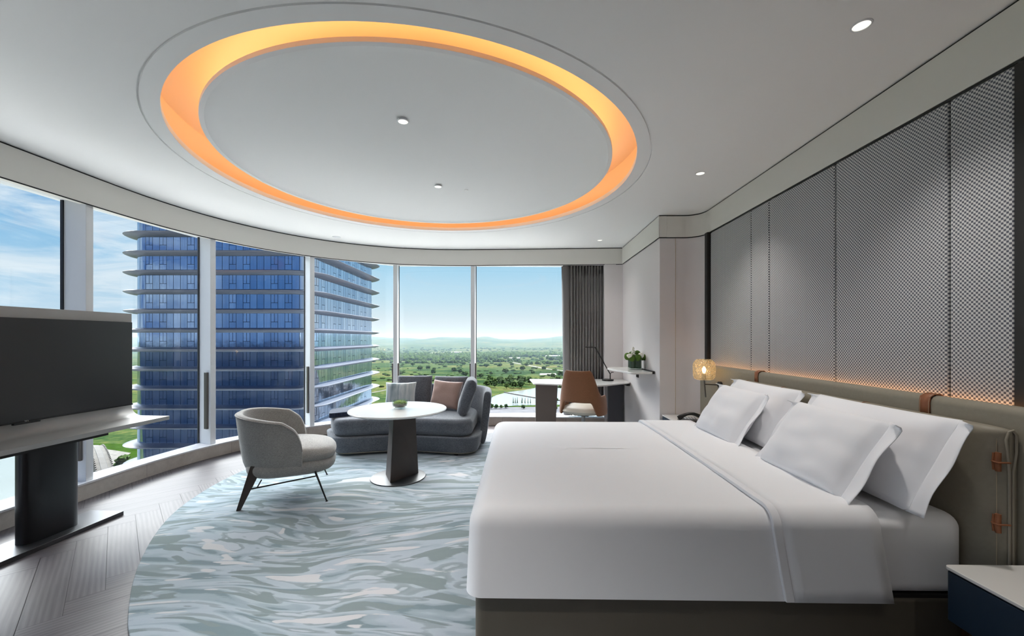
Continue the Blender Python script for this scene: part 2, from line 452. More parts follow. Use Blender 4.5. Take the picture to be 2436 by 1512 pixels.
def land_mat():
    m, t, out = new_mat('countryside')
    b = t.node('ShaderNodeBsdfPrincipled')
    co = t.node('ShaderNodeTexCoord').outputs['Object']
    st = t.mapping(co, scale=(0.5, 1.0, 1.0))
    n1 = t.noise(st, 0.006, 5, 0.6)
    n2 = t.noise(t.mapping(co, scale=(0.6, 1.0, 1.0)), 0.03, 4, 0.6)
    n3 = t.noise(co, 0.16, 3, 0.6)
    v = t.math('ADD', t.math('MULTIPLY', n1, 0.40), t.math('ADD', t.math('MULTIPLY', n2, 0.36), t.math('MULTIPLY', n3, 0.24)))
    c = t.ramp(v, [(0.38, (0.012, 0.034, 0.014)), (0.45, (0.022, 0.062, 0.018)), (0.50, (0.045, 0.095, 0.025)), (0.56, (0.085, 0.125, 0.035)), (0.63, (0.14, 0.145, 0.06)), (0.72, (0.20, 0.18, 0.12))])
    t.put(b.inputs['Base Color'], t.mix(1.0, c, (0.80, 0.58, 0.76, 1), 'MULTIPLY'))
    b.inputs['Roughness'].default_value = 1.0
    b.inputs['Specular IOR Level'].default_value = 0.0
    t.l.new(b.outputs[0], out.inputs[0])
    return m
M['land'] = land_mat()
M['tree'] = pbr('tree_crown', (0.034, 0.060, 0.024, 1), 1.0, spec=0.0, noise_amt=0.6, noise_scale=0.9)
def vary(m):
    t = NT(m.node_tree)
    b = [n for n in t.n if n.type == 'BSDF_PRINCIPLED'][0]
    src = b.inputs['Base Color'].links[0].from_socket
    oi = t.node('ShaderNodeObjectInfo').outputs['Random']
    t.put(b.inputs['Base Color'], t.mix(t.math('MULTIPLY', oi, 0.7), src, t.mix(1.0, src, (1.7, 1.5, 1.1, 1), 'MULTIPLY')))
vary(M['tree'])
M['trunk'] = pbr('trunk_bark', (0.06, 0.045, 0.03, 1), 1.0)
M['water'] = pbr('pond_water', (0.34, 0.36, 0.35, 1), 0.22, metal=0.85, bump=0.1, bump_scale=0.5)
M['river'] = pbr('river_water', (0.06, 0.075, 0.07, 1), 0.25, spec=0.35, bump=0.3, bump_scale=0.6)
M['road'] = pbr('pale_road', (0.075, 0.068, 0.058, 1), 0.9, noise_amt=0.2, noise_scale=0.1)
M['paving'] = pbr('grey_paving', (0.045, 0.045, 0.055, 1), 0.9, noise_amt=0.3, noise_scale=0.08)
M['lawn'] = pbr('lawn_grass', (0.018, 0.039, 0.006, 1), 1.0, spec=0, noise_amt=0.3, noise_scale=0.2)
M['pale_wall'] = pbr('pale_render', (0.275, 0.265, 0.250, 1), 0.8)
M['bounce_deck'] = pbr('bounce_deck_white', (0.46, 0.455, 0.44, 1), 0.9)
M['town'] = pbr('town_roofs', (0.10, 0.075, 0.07, 1), 0.9, noise_amt=0.6, noise_scale=0.02)
M['rock'] = pbr('shore_rock', (0.075, 0.070, 0.062, 1), 0.9, noise_amt=0.3, noise_scale=0.5)
M['stone_beige'] = pbr('beige_stone_roof', (0.050, 0.044, 0.036, 1), 0.8, noise_amt=0.25, noise_scale=0.8)
M['stone_light'] = pbr('light_stone_slab', (0.065, 0.060, 0.055, 1), 0.8, noise_amt=0.06, noise_scale=0.5)

# ------------------------------------------------------------------ mesh helpers
class MB:
    def __init__(s):
        s.v, s.f, s.uv = [], [], {}
    def add(s, verts, faces):
        o = len(s.v)
        s.v += [tuple(p) for p in verts]
        s.f += [tuple(i + o for i in f) for f in faces]
        return s
    def box(s, c, d, rz=0.0, rot=None):
        hx, hy, hz = d[0] / 2, d[1] / 2, d[2] / 2
        m = rot if rot is not None else Matrix.Rotation(rz, 3, 'Z')
        pts = [Vector(c) + m @ Vector((x, y, z)) for z in (-hz, hz) for x, y in ((-hx, -hy), (hx, -hy), (hx, hy), (-hx, hy))]
        return s.add(pts, [(3, 2, 1, 0), (4, 5, 6, 7), (0, 1, 5, 4), (1, 2, 6, 5), (2, 3, 7, 6), (3, 0, 4, 7)])
    def prism(s, poly, z0, z1, top=None):
        n = len(poly)
        top = top or poly
        pts = [(x, y, z0) for x, y in poly] + [(x, y, z1) for x, y in top]
        return s.add(pts, [tuple(range(n - 1, -1, -1)), tuple(range(n, 2 * n))] + [(i, (i + 1) % n, n + (i + 1) % n, n + i) for i in range(n)])
    def tube(s, pts, r, n=10, caps=True):
        pts = [Vector(p) for p in pts]
        rr = r if isinstance(r, (list, tuple)) else [r] * len(pts)
        rings = []
        up = None
        for i, p in enumerate(pts):
            d = (pts[min(i + 1, len(pts) - 1)] - pts[max(i - 1, 0)]).normalized()
            if up is None:
                up = Vector((0, 0, 1)) if abs(d.z) < 0.9 else Vector((1, 0, 0))
            a = d.cross(up).normalized()
            b = a.cross(d).normalized()
            up = b
            rings.append([p + (a * math.cos(2 * PI * k / n) + b * math.sin(2 * PI * k / n)) * rr[i] for k in range(n)])
        v = [q for ring in rings for q in ring]
        f = [(i * n + k, i * n + (k + 1) % n, (i + 1) * n + (k + 1) % n, (i + 1) * n + k) for i in range(len(pts) - 1) for k in range(n)]
        if caps:
            f += [tuple(range(n - 1, -1, -1)), tuple(range((len(pts) - 1) * n, len(pts) * n))]
        return s.add(v, f)
    def lathe(s, prof, c=(0, 0, 0), n=48, close=False):
        v, f = [], []
        m = len(prof)
        for r, z in prof:
            for k in range(n):
                a = 2 * PI * k / n
                v.append((c[0] + r * math.cos(a), c[1] + r * math.sin(a), c[2] + z))
        for i in range(m - 1 if not close else m):
            j = (i + 1) % m
            for k in range(n):
                f.append((i * n + k, i * n + (k + 1) % n, j * n + (k + 1) % n, j * n + k))
        return s.add(v, f)
    def sphere(s, c, r, nu=12, nv=8, amp=0.0, freq=3.0, seed=0.0, sq=(1, 1, 1)):
        v, f = [], []
        for i in range(nv + 1):
            th = PI * i / nv
            for k in range(nu):
                a = 2 * PI * k / nu
                d = Vector((math.sin(th) * math.cos(a), math.sin(th) * math.sin(a), math.cos(th)))
                q = r * (1 + amp * noise.noise(d * freq + Vector((seed, seed, seed))))
                v.append((c[0] + d.x * q * sq[0], c[1] + d.y * q * sq[1], c[2] + d.z * q * sq[2]))
        for i in range(nv):
            for k in range(nu):
                f.append((i * nu + k, (i + 1) * nu + k, (i + 1) * nu + (k + 1) % nu, i * nu + (k + 1) % nu))
        return s.add(v, f)
    def strip(s, path, zs, closed=False):
        """vertical ribbon: path of xy, list of z"""
        n = len(path)
        v = [(x, y, z) for z in zs for x, y in path]
        f = []
        for j in range(len(zs) - 1):
            for i in range(n if closed else n - 1):
                k = (i + 1) % n
                f.append((j * n + i, j * n + k, (j + 1) * n + k, (j + 1) * n + i))
        return s.add(v, f)
    def build(s, name, mat, parent=None, smooth=True, bevel=0.0, seg=3, sub=0, solid=0.0, angle=35, loc=None, uvf=None, offset=1.0):
        me = bpy.data.meshes.new(name)
        me.from_pydata(s.v, [], s.f)
        bm = bmesh.new(); bm.from_mesh(me)
        bmesh.ops.remove_doubles(bm, verts=bm.verts, dist=1e-5)
        bmesh.ops.recalc_face_normals(bm, faces=bm.faces)
        bm.to_mesh(me); bm.free()
        me.materials.append(mat if not isinstance(mat, str) else M[mat])
        if uvf:
            ul = me.uv_layers.new(name='UVMap')
            for p in me.polygons:
                cen = p.center
                for li in p.loop_indices:
                    ul.data[li].uv = uvf(me.vertices[me.loops[li].vertex_index].co, cen)
        o = bpy.data.objects.new(name, me)
        COL.objects.link(o)
        if smooth:
            for p in me.polygons: p.use_smooth = True
            if not sub and not bevel:
                me.set_sharp_from_angle(angle=R(angle))
        if solid:
            md = o.modifiers.new('solid', 'SOLIDIFY'); md.thickness = solid; md.offset = offset
        if bevel:
            md = o.modifiers.new('bevel', 'BEVEL'); md.width = bevel; md.segments = seg; md.limit_method = 'ANGLE'; md.angle_limit = R(30); md.harden_normals = True
        if sub:
            md = o.modifiers.new('sub', 'SUBSURF'); md.levels = sub; md.render_levels = sub
        if parent: o.parent = parent
        if loc: o.location = loc
        return o

def thing(name, label, cat, loc=(0, 0, 0), rz=0.0, group=None, rot=None):
    o = bpy.data.objects.new(name, None)
    o.empty_display_size = 0.1
    COL.objects.link(o)
    o.location = loc
    o.rotation_euler = rot if rot else (0, 0, rz)
    o['label'] = label; o['category'] = cat
    if group: o['group'] = group
    return o

def tag(o, label, cat, group=None, kind=None):
    o['label'] = label; o['category'] = cat
    if group: o['group'] = group
    if kind: o['kind'] = kind
    return o

def struct(o, label=None):
    o['kind'] = 'structure'
    if label: o['label'] = label
    return o

def copy_tree(root, loc=None, rot=None, label=None):
    r = root.copy(); COL.objects.link(r)
    if loc is not None: r.location = loc
    if rot is not None: r.rotation_euler = rot
    if label: r['label'] = label
    for ch in list(root.children):
        c = ch.copy(); COL.objects.link(c); c.parent = r
        for g in list(ch.children):
            d = g.copy(); COL.objects.link(d); d.parent = c
    return r

def arc(cx, cy, r, a0, a1, n):
    return [(cx + r * math.cos(R(a0 + (a1 - a0) * i / n)), cy + r * math.sin(R(a0 + (a1 - a0) * i / n))) for i in range(n + 1)]

def offset_path(path, d):
    out = []
    for i, (x, y) in enumerate(path):
        x0, y0 = path[max(0, i - 1)]; x1, y1 = path[min(len(path) - 1, i + 1)]
        tx, ty = x1 - x0, y1 - y0
        L = math.hypot(tx, ty) or 1
        out.append((x - ty / L * d, y + tx / L * d))
    return out

def round_poly(poly, r, n=5):
    out = []
    m = len(poly)
    for i in range(m):
        p0, p, p1 = Vector(poly[i - 1]), Vector(poly[i]), Vector(poly[(i + 1) % m])
        rr = r[i] if isinstance(r, (list, tuple)) else r
        a, b = (p0 - p), (p1 - p)
        q = min(rr, a.length * 0.45, b.length * 0.45)
        s, e = p + a.normalized() * q, p + b.normalized() * q
        for k in range(n + 1):
            tt = k / n
            out.append(tuple((1 - tt) ** 2 * s + 2 * tt * (1 - tt) * p + tt * tt * e))
    return out

def cushion_mb(wd, ht, th, n=18, pinch=0.05, power=0.42, seed=0.0, wob=0.006, corner=0.12):
    """soft scatter cushion standing in XZ, thickness along Y"""
    mb = MB()
    for side in (-1, 1):
        v, f = [], []
        for j in range(n + 1):
            for i in range(n + 1):
                u, q = 2 * i / n - 1, 2 * j / n - 1
                e = max(0.0, (1 - u ** 4) * (1 - q ** 4)) ** power
                px = wd / 2 * u * (1 - pinch * (1 - q * q) * abs(u) ** 2 * 0.0 - pinch * (1 - abs(q) ** 2) * u * u)
                pz = ht / 2 * q * (1 - pinch * (1 - abs(u) ** 2) * q * q)
                yy = side * th / 2 * e + wob * e * noise.noise(Vector((u * 2 + seed, q * 2, side * 3)))
                v.append((px, yy, pz))
        for j in range(n):
            for i in range(n):
                a = j * (n + 1) + i
                f.append((a, a + 1, a + n + 2, a + n + 1) if side < 0 else (a, a + n + 1, a + n + 2, a + 1))
        mb.add(v, f)
    return mb

# ------------------------------------------------------------------ room outline
CX, CY = -0.82, 3.60             # centre of the round ceiling feature and of the bow window
A = 2.90
def bow(n=40, a0=180.0, a1=90.0):
    pts = []
    for i in range(n + 1):
        t = R(a0 + (a1 - a0) * i / n)
        c, s = math.cos(t), math.sin(t)
        k = 2 / 2.2
        pts.append((CX + A * math.copysign(abs(c) ** k, c), CY + A * math.copysign(abs(s) ** k, s)))
    return pts
BACK_Y = -2.4
bow_pts = bow()
window_path = [(CX - A, BACK_Y), (CX - A, 0.0), (CX - A, 2.0)] + bow_pts + [(0.4, 6.47), (1.61, 6.42)]
WALL_R = 2.08
bed_path = [(1.61, 6.42), (1.61, 4.74)] 
bed_arc = [(1.61, 4.74), (1.90, 4.74)] + arc(1.90, 4.56, 0.18, 90, 0, 8)[1:] + [(WALL_R, BACK_Y)]

# windows: straight panes between white fins that follow the bow
fins = [(-3.75, -1.40), (-3.75, -0.17), (-3.75, 1.06), (-3.75, 2.28), (-3.75, 3.515), (-3.588, 4.745), (-2.93, 5.757), (-1.985, 6.53), (-0.745, 6.56), (0.775, 6.63), (1.50, 6.63)]
def fin_dir(i):
    x, y = fins[i]
    if i <= 4: return Vector((-1, 0.0)) if i < 4 else Vector((-1, 0.02)).normalized()
    if i >= 8: return Vector((0, 1))
    d = Vector((x - CX, y - CY)); 
    tgt = {5: Vector((-0.93, 0.36)), 6: Vector((-0.72, 0.69)), 7: Vector((-0.16, 0.98))}
    return tgt[i].normalized()
DEPTH = 0.23
glass_pts = [Vector(fins[i]) + fin_dir(i) * (DEPTH - 0.02) for i in range(len(fins))]
glass_line = [(p.x, p.y) for p in glass_pts]
# convex outline of the whole room shell, anticlockwise
SHELL = [(-3.97, BACK_Y - 0.1)] + [(2.3, BACK_Y - 0.1), (2.3, 6.85)] + glass_line[::-1]
def clip_convex(poly, shell):
    out = list(poly)
    m = len(shell)
    for i in range(m):
        (ax, ay), (bx, by) = shell[i], shell[(i + 1) % m]
        side = lambda p: (bx - ax) * (p[1] - ay) - (by - ay) * (p[0] - ax)
        res = []
        for j in range(len(out)):
            p, q = out[j], out[(j + 1) % len(out)]
            sp_, sq_ = side(p), side(q)
            if sp_ >= 0: res.append(p)
            if (sp_ >= 0) != (sq_ >= 0):
                t_ = sp_ / (sp_ - sq_)
                res.append((p[0] + (q[0] - p[0]) * t_, p[1] + (q[1] - p[1]) * t_))
        out = res
        if len(out) < 3: return []
    return out

# floor of wide grey planks laid in a herringbone
def build_floor():
    L, W = 0.90, 0.15
    ang = R(45)
    ca, sa = math.cos(ang), math.sin(ang)
    v, f, rn, uvs = [], [], [], []
    gap = 0.0012
    def plank(x0, y0, lx, ly, along_x):
        rot = lambda x, y: (x * ca - y * sa - 1.0, x * sa + y * ca + 2.0)
        cxm, cym = rot(x0 + lx / 2, y0 + ly / 2)
        if cxm < -5.0 or cxm > 3.2 or cym < -3.4 or cym > 7.8: return
        b = len(v)
        q = [(x0 + gap, y0 + gap), (x0 + lx - gap, y0 + gap), (x0 + lx - gap, y0 + ly - gap), (x0 + gap, y0 + ly - gap)]
        w_ = clip_convex([rot(*p) for p in q], SHELL)
        if len(w_) < 3: return
        for p in w_: v.append((p[0], p[1], 0.0))
        f.append(tuple(range(b, b + len(w_))))
        rn.append(random.random())
        def r_(p):
            gx, gy = p[0] + 1.0, p[1] - 2.0
            lx_, ly_ = gx * ca + gy * sa, -gx * sa + gy * ca
            return (lx_ - x0, ly_ - y0) if along_x else (ly_ - y0, lx_ - x0)
        uvs.append([r_(p) for p in w_])
    k = int(L / W)
    for i in range(-60, 61):
        for j in range(-8, 9):
            # each step along the diagonal adds one horizontal and one vertical plank
            x = i * W + j * L * 1.0
            y = i * W - j * L * 1.0
            plank(x, y, L, W, True)
            plank(x + L, y - L + W, W, L, False)
    me = bpy.data.meshes.new('floor')
    me.from_pydata(v, [], f)
    at = me.attributes.new('rnd', 'FLOAT', 'FACE')
    for i, r_ in enumerate(rn): at.data[i].value = r_
    ul = me.uv_layers.new(name='UVMap')
    for p, q in zip(me.polygons, uvs):
        for li, c in zip(p.loop_indices, q): ul.data[li].uv = c
    me.materials.append(M['floor'])
    o = bpy.data.objects.new('floor', me); COL.objects.link(o)
    struct(o, 'grey oak herringbone plank floor')
    s = MB(); s.prism(SHELL, -0.31, -0.003)
    struct(s.build('floor', 'dark_gap', None, False), 'dark screed under the planks')
build_floor()

# ceiling with a round opening and a thin groove round it
def build_ceiling():
    mb = MB()
    n = 144
    prof = [(1.78, 2.84), (1.78, 2.80), (1.874, 2.80), (1.874, 2.812), (1.886, 2.812), (1.886, 2.80)]
    mb.lathe(prof, (CX, CY, 0), n)
    base = 5 * n
    X0, X1, Y0, Y1 = -4.7, 2.7, BACK_Y - 0.3, 7.3
    o = len(mb.v)
    for k in range(n):
        a = 2 * PI * k / n
        dx, dy = math.cos(a), math.sin(a)
        t_ = 99
        for (ax, ay), (bx, by) in zip(SHELL, SHELL[1:] + SHELL[:1]):
            ex, ey = bx - ax, by - ay
            den = dx * ey - dy * ex
            if abs(den) < 1e-9: continue
            tt = ((ax - CX) * ey - (ay - CY) * ex) / den
            if tt > 0: t_ = min(t_, tt)
        mb.v.append((CX + dx * t_, CY + dy * t_, 2.80))
    for k in range(n):
        mb.f.append((base + k, base + (k + 1) % n, o + (k + 1) % n, o + k))
    c = struct(mb.build('ceiling', 'ceiling'), 'white plastered ceiling with a round opening')
    # cavity behind the opening
    cv = MB().lathe([(1.78, 2.84), (1.87, 2.84), (1.87, 3.10), (0.02, 3.10)], (CX, CY, 0), n)
    cv.build('cove', 'cove', c)
    # dished disc hung in the opening
    pr = []
    for i in range(25):
        r = 1.56 * (i / 24)
        pr.append((max(r, 0.001), 2.846 + 0.085 * (1 - (r / 1.56) ** 4)))
    pr += [(1.565, 2.842), (1.595, 2.842), (1.595, 2.868), (1.50, 2.880), (1.2, 2.925), (0.8, 2.95), (0.001, 2.952)]
    MB().lathe(pr, (CX, CY, 0), n).build('ceiling_disc', 'ceiling', c, angle=30)
    MB().lathe([(1.44, 2.91), (1.49, 2.91), (1.49, 2.895), (1.44, 2.895)], (CX, CY, 0), n, close=True).build('light_strip', 'cove_led', c)
build_ceiling()

def uv_path(path):
    acc = [0.0]
    for (x0, y0), (x1, y1) in zip(path, path[1:]): acc.append(acc[-1] + math.hypot(x1 - x0, y1 - y0))
    return acc

# fascia band under the ceiling with dark gaps above and below it
def fascia(path, side, name, lab, z0=2.545, z1=2.786):
    inner = path
    outer = offset_path(path, side * 0.09)
    mb = MB()
    n = len(path)
    v = [(x, y, z0) for x, y in inner] + [(x, y, z1) for x, y in inner] + [(x, y, z1) for x, y in outer] + [(x, y, z0) for x, y in outer]
    f = []
    for r in range(4):
        q = (r + 1) % 4
        for i in range(n - 1):
            f.append((r * n + i, r * n + i + 1, q * n + i + 1, q * n + i))
    mb.add(v, f)
    o = struct(mb.build(name, 'fascia', angle=50), lab)
    g1 = offset_path(path, side * 0.012)
    g = MB().strip(g1, [2.78, 2.802])
    g.build('shadow_gap', 'dark_gap', o)
    g2 = offset_path(path, side * 0.006)
    MB().strip(g2, [2.534, 2.547]).build('shadow_gap', 'dark_gap', o)
    return o
fascia(window_path, 1, 'trim_1', 'curved greige fascia over the windows')
f2 = [(1.61, 6.42), (1.61, 4.745)]
fascia([(1.605, 6.42), (1.605, 4.735)], 1, 'trim_2', 'greige fascia above the desk wall')
fascia(offset_path(bed_arc, 0.0), 1, 'trim_3', 'greige fascia above the bed wall')

# walls
def wall(path, z0, z1, th, name, mat, lab, side=1):
    out = offset_path(path, side * th)
    mb = MB(); n = len(path)
    v = [(x, y, z) for z in (z0, z1) for x, y in path] + [(x, y, z) for z in (z0, z1) for x, y in out]
    f = []
    for i in range(n - 1):
        f += [(i, i + 1, n + i + 1, n + i), (2 * n + i, 2 * n + i + 1, 3 * n + i + 1, 3 * n + i), (n + i, n + i + 1, 3 * n + i + 1, 3 * n + i), (i, i + 1, 2 * n + i + 1, 2 * n + i)]
    f += [(0, n, 3 * n, 2 * n), (n - 1, 2 * n - 1, 4 * n - 1, 3 * n - 1)]
    mb.add(v, f)
    return struct(mb.build(name, mat, angle=50), lab)
wall([(1.335, 6.43), (1.625, 6.43)], 0, 2.54, 0.07, 'wall_front', 'wallpaper', 'short wall between curtain and desk wall')
wall([(1.62, 6.5), (1.62, 4.752), (1.902, 4.752)] + arc(1.902, 4.56, 0.19, 90, 12, 8)[1:], 0, 2.54, 0.1, 'wall_right', 'wallpaper', 'pale wall behind the desk, turning the corner to the bed wall')
MB().box((1.80, 4.7505, 1.27), (0.004, 0.004, 2.54)).build('trim_4', 'stitch', None, False)['kind'] = 'structure'
wall([(2.14, 4.6), (2.14, BACK_Y)], 0, 2.80, 0.15, 'wall_right', 'dark_gap', 'dark backing wall behind the woven panels')
wall([(-4.3, BACK_Y), (2.4, BACK_Y)], 0, 2.80, -0.15, 'wall_back', 'wallpaper', 'pale wall behind the bed room')
wall([(1.72, 6.5), (1.72, 4.8), (2.4, 4.8)], 0, 2.80, 0.1, 'wall_front', 'wallpaper', 'core wall behind the pier')
mb = MB().box((2.095, 4.535, 1.27), (0.09, 0.06, 2.54))
struct(mb.build('trim_5', 'dark_gap', None, False), 'black post at the end of the woven panels')

# windows: straight panes between white fins that follow the bow
ZS, ZH = 0.145, 2.58
for i in range(len(fins)):
    p = Vector(fins[i]); d = fin_dir(i)
    rz = math.atan2(d.y, d.x)
    c = p + d * (DEPTH / 2)
    num = i + 1
    # pane to the next fin
    if i < len(fins) - 1:
        a, b = glass_pts[i], glass_pts[i + 1]
        t_ = (b - a).normalized(); nrm = Vector((-t_.y, t_.x)) * 0.006
        poly = [tuple(a - nrm), tuple(b - nrm), tuple(b + nrm), tuple(a + nrm)]
        win = struct(MB().prism(poly, ZS - 0.02, ZH + 0.02).build('window_%d' % num, 'window_glass', None, False), 'clear full height window pane')
        hd = MB().prism([tuple(a - nrm * 6), tuple(b - nrm * 6), tuple(b + nrm * 9), tuple(a + nrm * 9)], ZH, 3.2)
        hd.build('window_head', 'white_metal', win, False)
    mb = MB().box((c.x, c.y, 1.36), (DEPTH, 0.062, 2.48), rz)
    mb.build('mullion', 'white_metal', win, False, bevel=0.004, seg=2)
    q = p + d * (DEPTH + 0.02)
    for s in (-1, 1):
        e = p + d * (DEPTH - 0.020) + Vector((-d.y, d.x)) * s * 0.036
        MB().box((e.x, e.y, 1.36), (0.024, 0.010, 2.48), rz).build('gasket', 'dark_gasket', win, False)
    for s in ((-1, 1) if i >= 7 else (1,)):
        # side nearest the camera carries the dark pull bar
        e = p + d * 0.055 + Vector((-d.y, d.x)) * (0.0 if False else s) * 0.043
        zc, hh = (0.655, 0.66)
        MB().box((e.x, e.y, zc), (0.05, 0.024, hh), rz).build('handle', 'bronze', win, False, bevel=0.003, seg=2)

# stone curb under the glass
curb_path = [(x, y) for x, y in window_path]
acc = uv_path(curb_path)
outer = offset_path(curb_path, 0.36)
mb = MB().strip(curb_path, [0.0, 0.145])
struct(mb.build('trim_6', 'sill_face', None, True, angle=50, uvf=lambda co, cen: (math.atan2(co.y - 2.0, co.x + 0.6) * 2.9, co.z)), 'travertine curb under the windows')
inner_edge = [p for p in offset_path(curb_path, -0.006)]
led = [(inner_edge[0][0], -1.40)] + [p for p in inner_edge if p[1] > -1.40 and p[0] < 1.5] + [(1.5, 6.42)] + glass_line[::-1]
mb = MB().prism(led, 0.131, 0.1455)
struct(mb.build('trim_7', 'sill_top', None, False, uvf=lambda co, cen: (co.x, co.y)), 'polished pale stone window ledge')
slab_poly = SHELL
struct(MB().prism(slab_poly, 3.15, 3.35).build('ceiling', 'ceiling', None, False), 'concrete slab above the ceiling')
wall([(-3.97, BACK_Y - 0.1), (-3.97, -1.38)], 0, 2.8, 0.1, 'wall_left', 'wallpaper', 'pale wall beyond the last left window')
wall([(1.42, 6.86), (2.3, 6.86)], 0, 3.2, 0.1, 'wall_front', 'wallpaper', 'outer wall behind the curtain')
mb = MB().strip(glass_line, [-0.4, 0.13]).build('trim_8', 'dark_gap', None, False)
struct(mb, 'dark backing under the ledge')

# ------------------------------------------------------------------ ceiling fittings
def downlight(x, y, z, label, power, group='recessed ceiling downlights', big=1.0):
    t = thing('downlight', label, 'light', (x, y, z), 0, group)
    MB().lathe([(0.043, 0.0), (0.041, -0.003), (0.034, -0.004), (0.031, 0.008), (0.031, 0.02)], n=32).build('trim_ring', 'white_metal', t)
    MB().lathe([(0.033, -0.0015), (0.001, -0.0015)], n=32).build('lens', 'lamp_glow', t)
    if power:
        l = bpy.data.lights.new('downlight_beam', 'SPOT')
        l.energy = power * DOWNLIGHT; l.spot_size = R(95); l.spot_blend = 1.0; l.shadow_soft_size = 0.04; l.color = (1.0, 0.96, 0.91)
        o = bpy.data.objects.new('downlight_beam', l); COL.objects.link(o); o.parent = t; o.location = (0, 0, -0.02)
    return t
downlight(1.552, 1.886, 2.80, 'round downlight in the ceiling nearest the camera, high above the bed', 10, big=1.0)
downlight(1.557, 3.551, 2.80, 'round downlight above the far end of the bed wall', 10)
downlight(1.165, 5.938, 2.80, 'small downlight in the far ceiling corner above the desk', 3)
downlight(-0.82, 2.88, 2.912, 'downlight in the round ceiling disc, the nearer of its two', 8)
downlight(-0.82, 4.13, 2.915, 'downlight in the round ceiling disc, the farther of its two', 8)
for x, y, pw in [(1.55, 0.2, 6), (0.2, -0.9, 26), (-1.6, -0.9, 30), (-0.9, 0.5, 34)]:  # extra fittings out of view, added to light surfaces facing the camera
    downlight(x, y, 2.80, 'unseen round downlight added behind the camera to brighten the near side', pw)
t = thing('ceiling_vent', 'flush white round ceiling vent near the windows', 'vent', (-2.55, 5.68, 2.80))
MB().lathe([(0.055, 0), (0.052, -0.006), (0.0005, -0.006)], n=32).build('cover', 'white_metal', t)
t = thing('smoke_detector', 'tiny white sensor on the round ceiling disc beside its farther downlight', 'sensor', (-0.55, 4.26, 2.925))
MB().lathe([(0.02, 0.01), (0.018, -0.006), (0.0005, -0.006)], n=24).build('cover', 'ceiling', t)

# ------------------------------------------------------------------ bed wall
seams = [4.50, 3.718, 3.451, 2.737, 2.023, 1.752, 0.90]
panel_labels = ['woven grey wall panel at the far end of the bed wall, beside the black post',
                'narrow woven grey wall panel, second from the black post',
                'woven grey wall panel, third from the black post',
                'woven grey wall panel in the middle right of the bed wall, left of the narrower end panel',
                'tall woven grey wall panel just left of the wide black joint',
                'sliver of woven wall panel right of the wide black joint']
for i, lab in enumerate(panel_labels):
    y1, y0 = seams[i], seams[i + 1]
    g = 0.004 if i not in (4,) else 0.004
    a0 = y0 + (0.009 if i == 4 else 0.004); a1 = y1 - (0.026 if i == 5 else 0.004)
    mb = MB().box((2.11, (a0 + a1) / 2, 1.72), (0.06, a1 - a0, 1.62))
    o = mb.build('wall_panel', 'weave', None, True, bevel=0.012, seg=3)
    tag(o, lab, 'wall panel', 'woven panels of the bed wall')

MB().box((2.112, 1.7435, 1.72), (0.058, 0.034, 1.62)).build('trim_9', 'dark_gap', None, False)['kind'] = 'structure'
# headboard: long padded board, loose sleeve cushion, tan straps and toggles
hb = thing('headboard', 'long greige leather headboard with tan straps behind the bed', 'headboard', (2.0, 2.6, 0))
def roll_panel(x0, x1, y0, y1, z0, z1, r, n=8):
    """slab with a rounded top, local to the headboard root"""
    cxm = (x0 + x1) / 2; hw = (x1 - x0) / 2
    prof = [(x0, z0)] + [(cxm - hw * math.cos(PI * k / n), z1 - r + r * math.sin(PI * k / n)) for k in range(n + 1)] + [(x1, z0)]
    m = len(prof)
    v = [(x, y, z) for y in (y0, y1) for x, z in prof]
    f = [(i, (i + 1) % m, m + (i + 1) % m, m + i) for i in range(m)] + [tuple(range(m - 1, -1, -1)), tuple(range(m, 2 * m))]
    return MB().add(v, f)
roll_panel(-0.03, 0.045, -1.75, 1.90, 0.16, 1.108, 0.035).build('backboard', 'leather_beige', hb, bevel=0.006, seg=2)
def sleeve():
    st_, n = [], 8
    for y, xf, zt in [(-0.945, -0.062, 1.012), (-0.94, -0.070, 1.018), (-0.915, -0.095, 1.024), (-0.87, -0.118, 1.028), (-0.80, -0.129, 1.03), (-0.3, -0.13, 1.03), (0.4, -0.13, 1.03), (0.95, -0.13, 1.03), (1.06, -0.122, 1.027), (1.12, -0.08, 1.015)]:
        xb = -0.034
        cm, hw = (xf + xb) / 2, (xb - xf) / 2
        st_.append([(xf, y, 0.16), (xf, y, 0.4), (xf, y, 0.8)] + [(cm - hw * math.cos(PI * k / n), y, zt - hw + hw * math.sin(PI * k / n)) for k in range(n + 1)] + [(xb, y, 0.16)])
    m_ = len(st_[0])
    v_ = [p for q in st_ for p in q]
    f_ = [(i * m_ + j, i * m_ + (j + 1) % m_, (i + 1) * m_ + (j + 1) % m_, (i + 1) * m_ + j) for i in range(len(st_) - 1) for j in range(m_)]
    f_ += [tuple(range(m_ - 1, -1, -1)), tuple(range((len(st_) - 1) * m_, len(st_) * m_))]
    return MB().add(v_, f_)
cu = sleeve().build('sleeve_cushion', 'leather_beige', hb, angle=60)
for yy in (-0.30, 0.40, 0.86):
    pts = [(-0.1315, yy, 0.20), (-0.1315, yy, 0.985)] + [(-0.0825 - 0.049 * math.cos(PI * k / 8), yy, 0.985 + 0.0465 * math.sin(PI * k / 8)) for k in range(9)]
    MB().tube(pts, 0.0018, 6).build('seam', 'leather_tan', cu)
pts = [(-0.064, -0.947, 0.17), (-0.064, -0.947, 0.85), (-0.074, -0.95, 0.93), (-0.080, -0.95, 0.98), (-0.070, -0.95, 1.012), (-0.052, -0.95, 1.018), (-0.040, -0.95, 1.0), (-0.040, -0.95, 0.93), (-0.050, -0.947, 0.85), (-0.050, -0.947, 0.17)]
MB().tube(pts, 0.0045, 8).build('piping', 'leather_edge', cu)
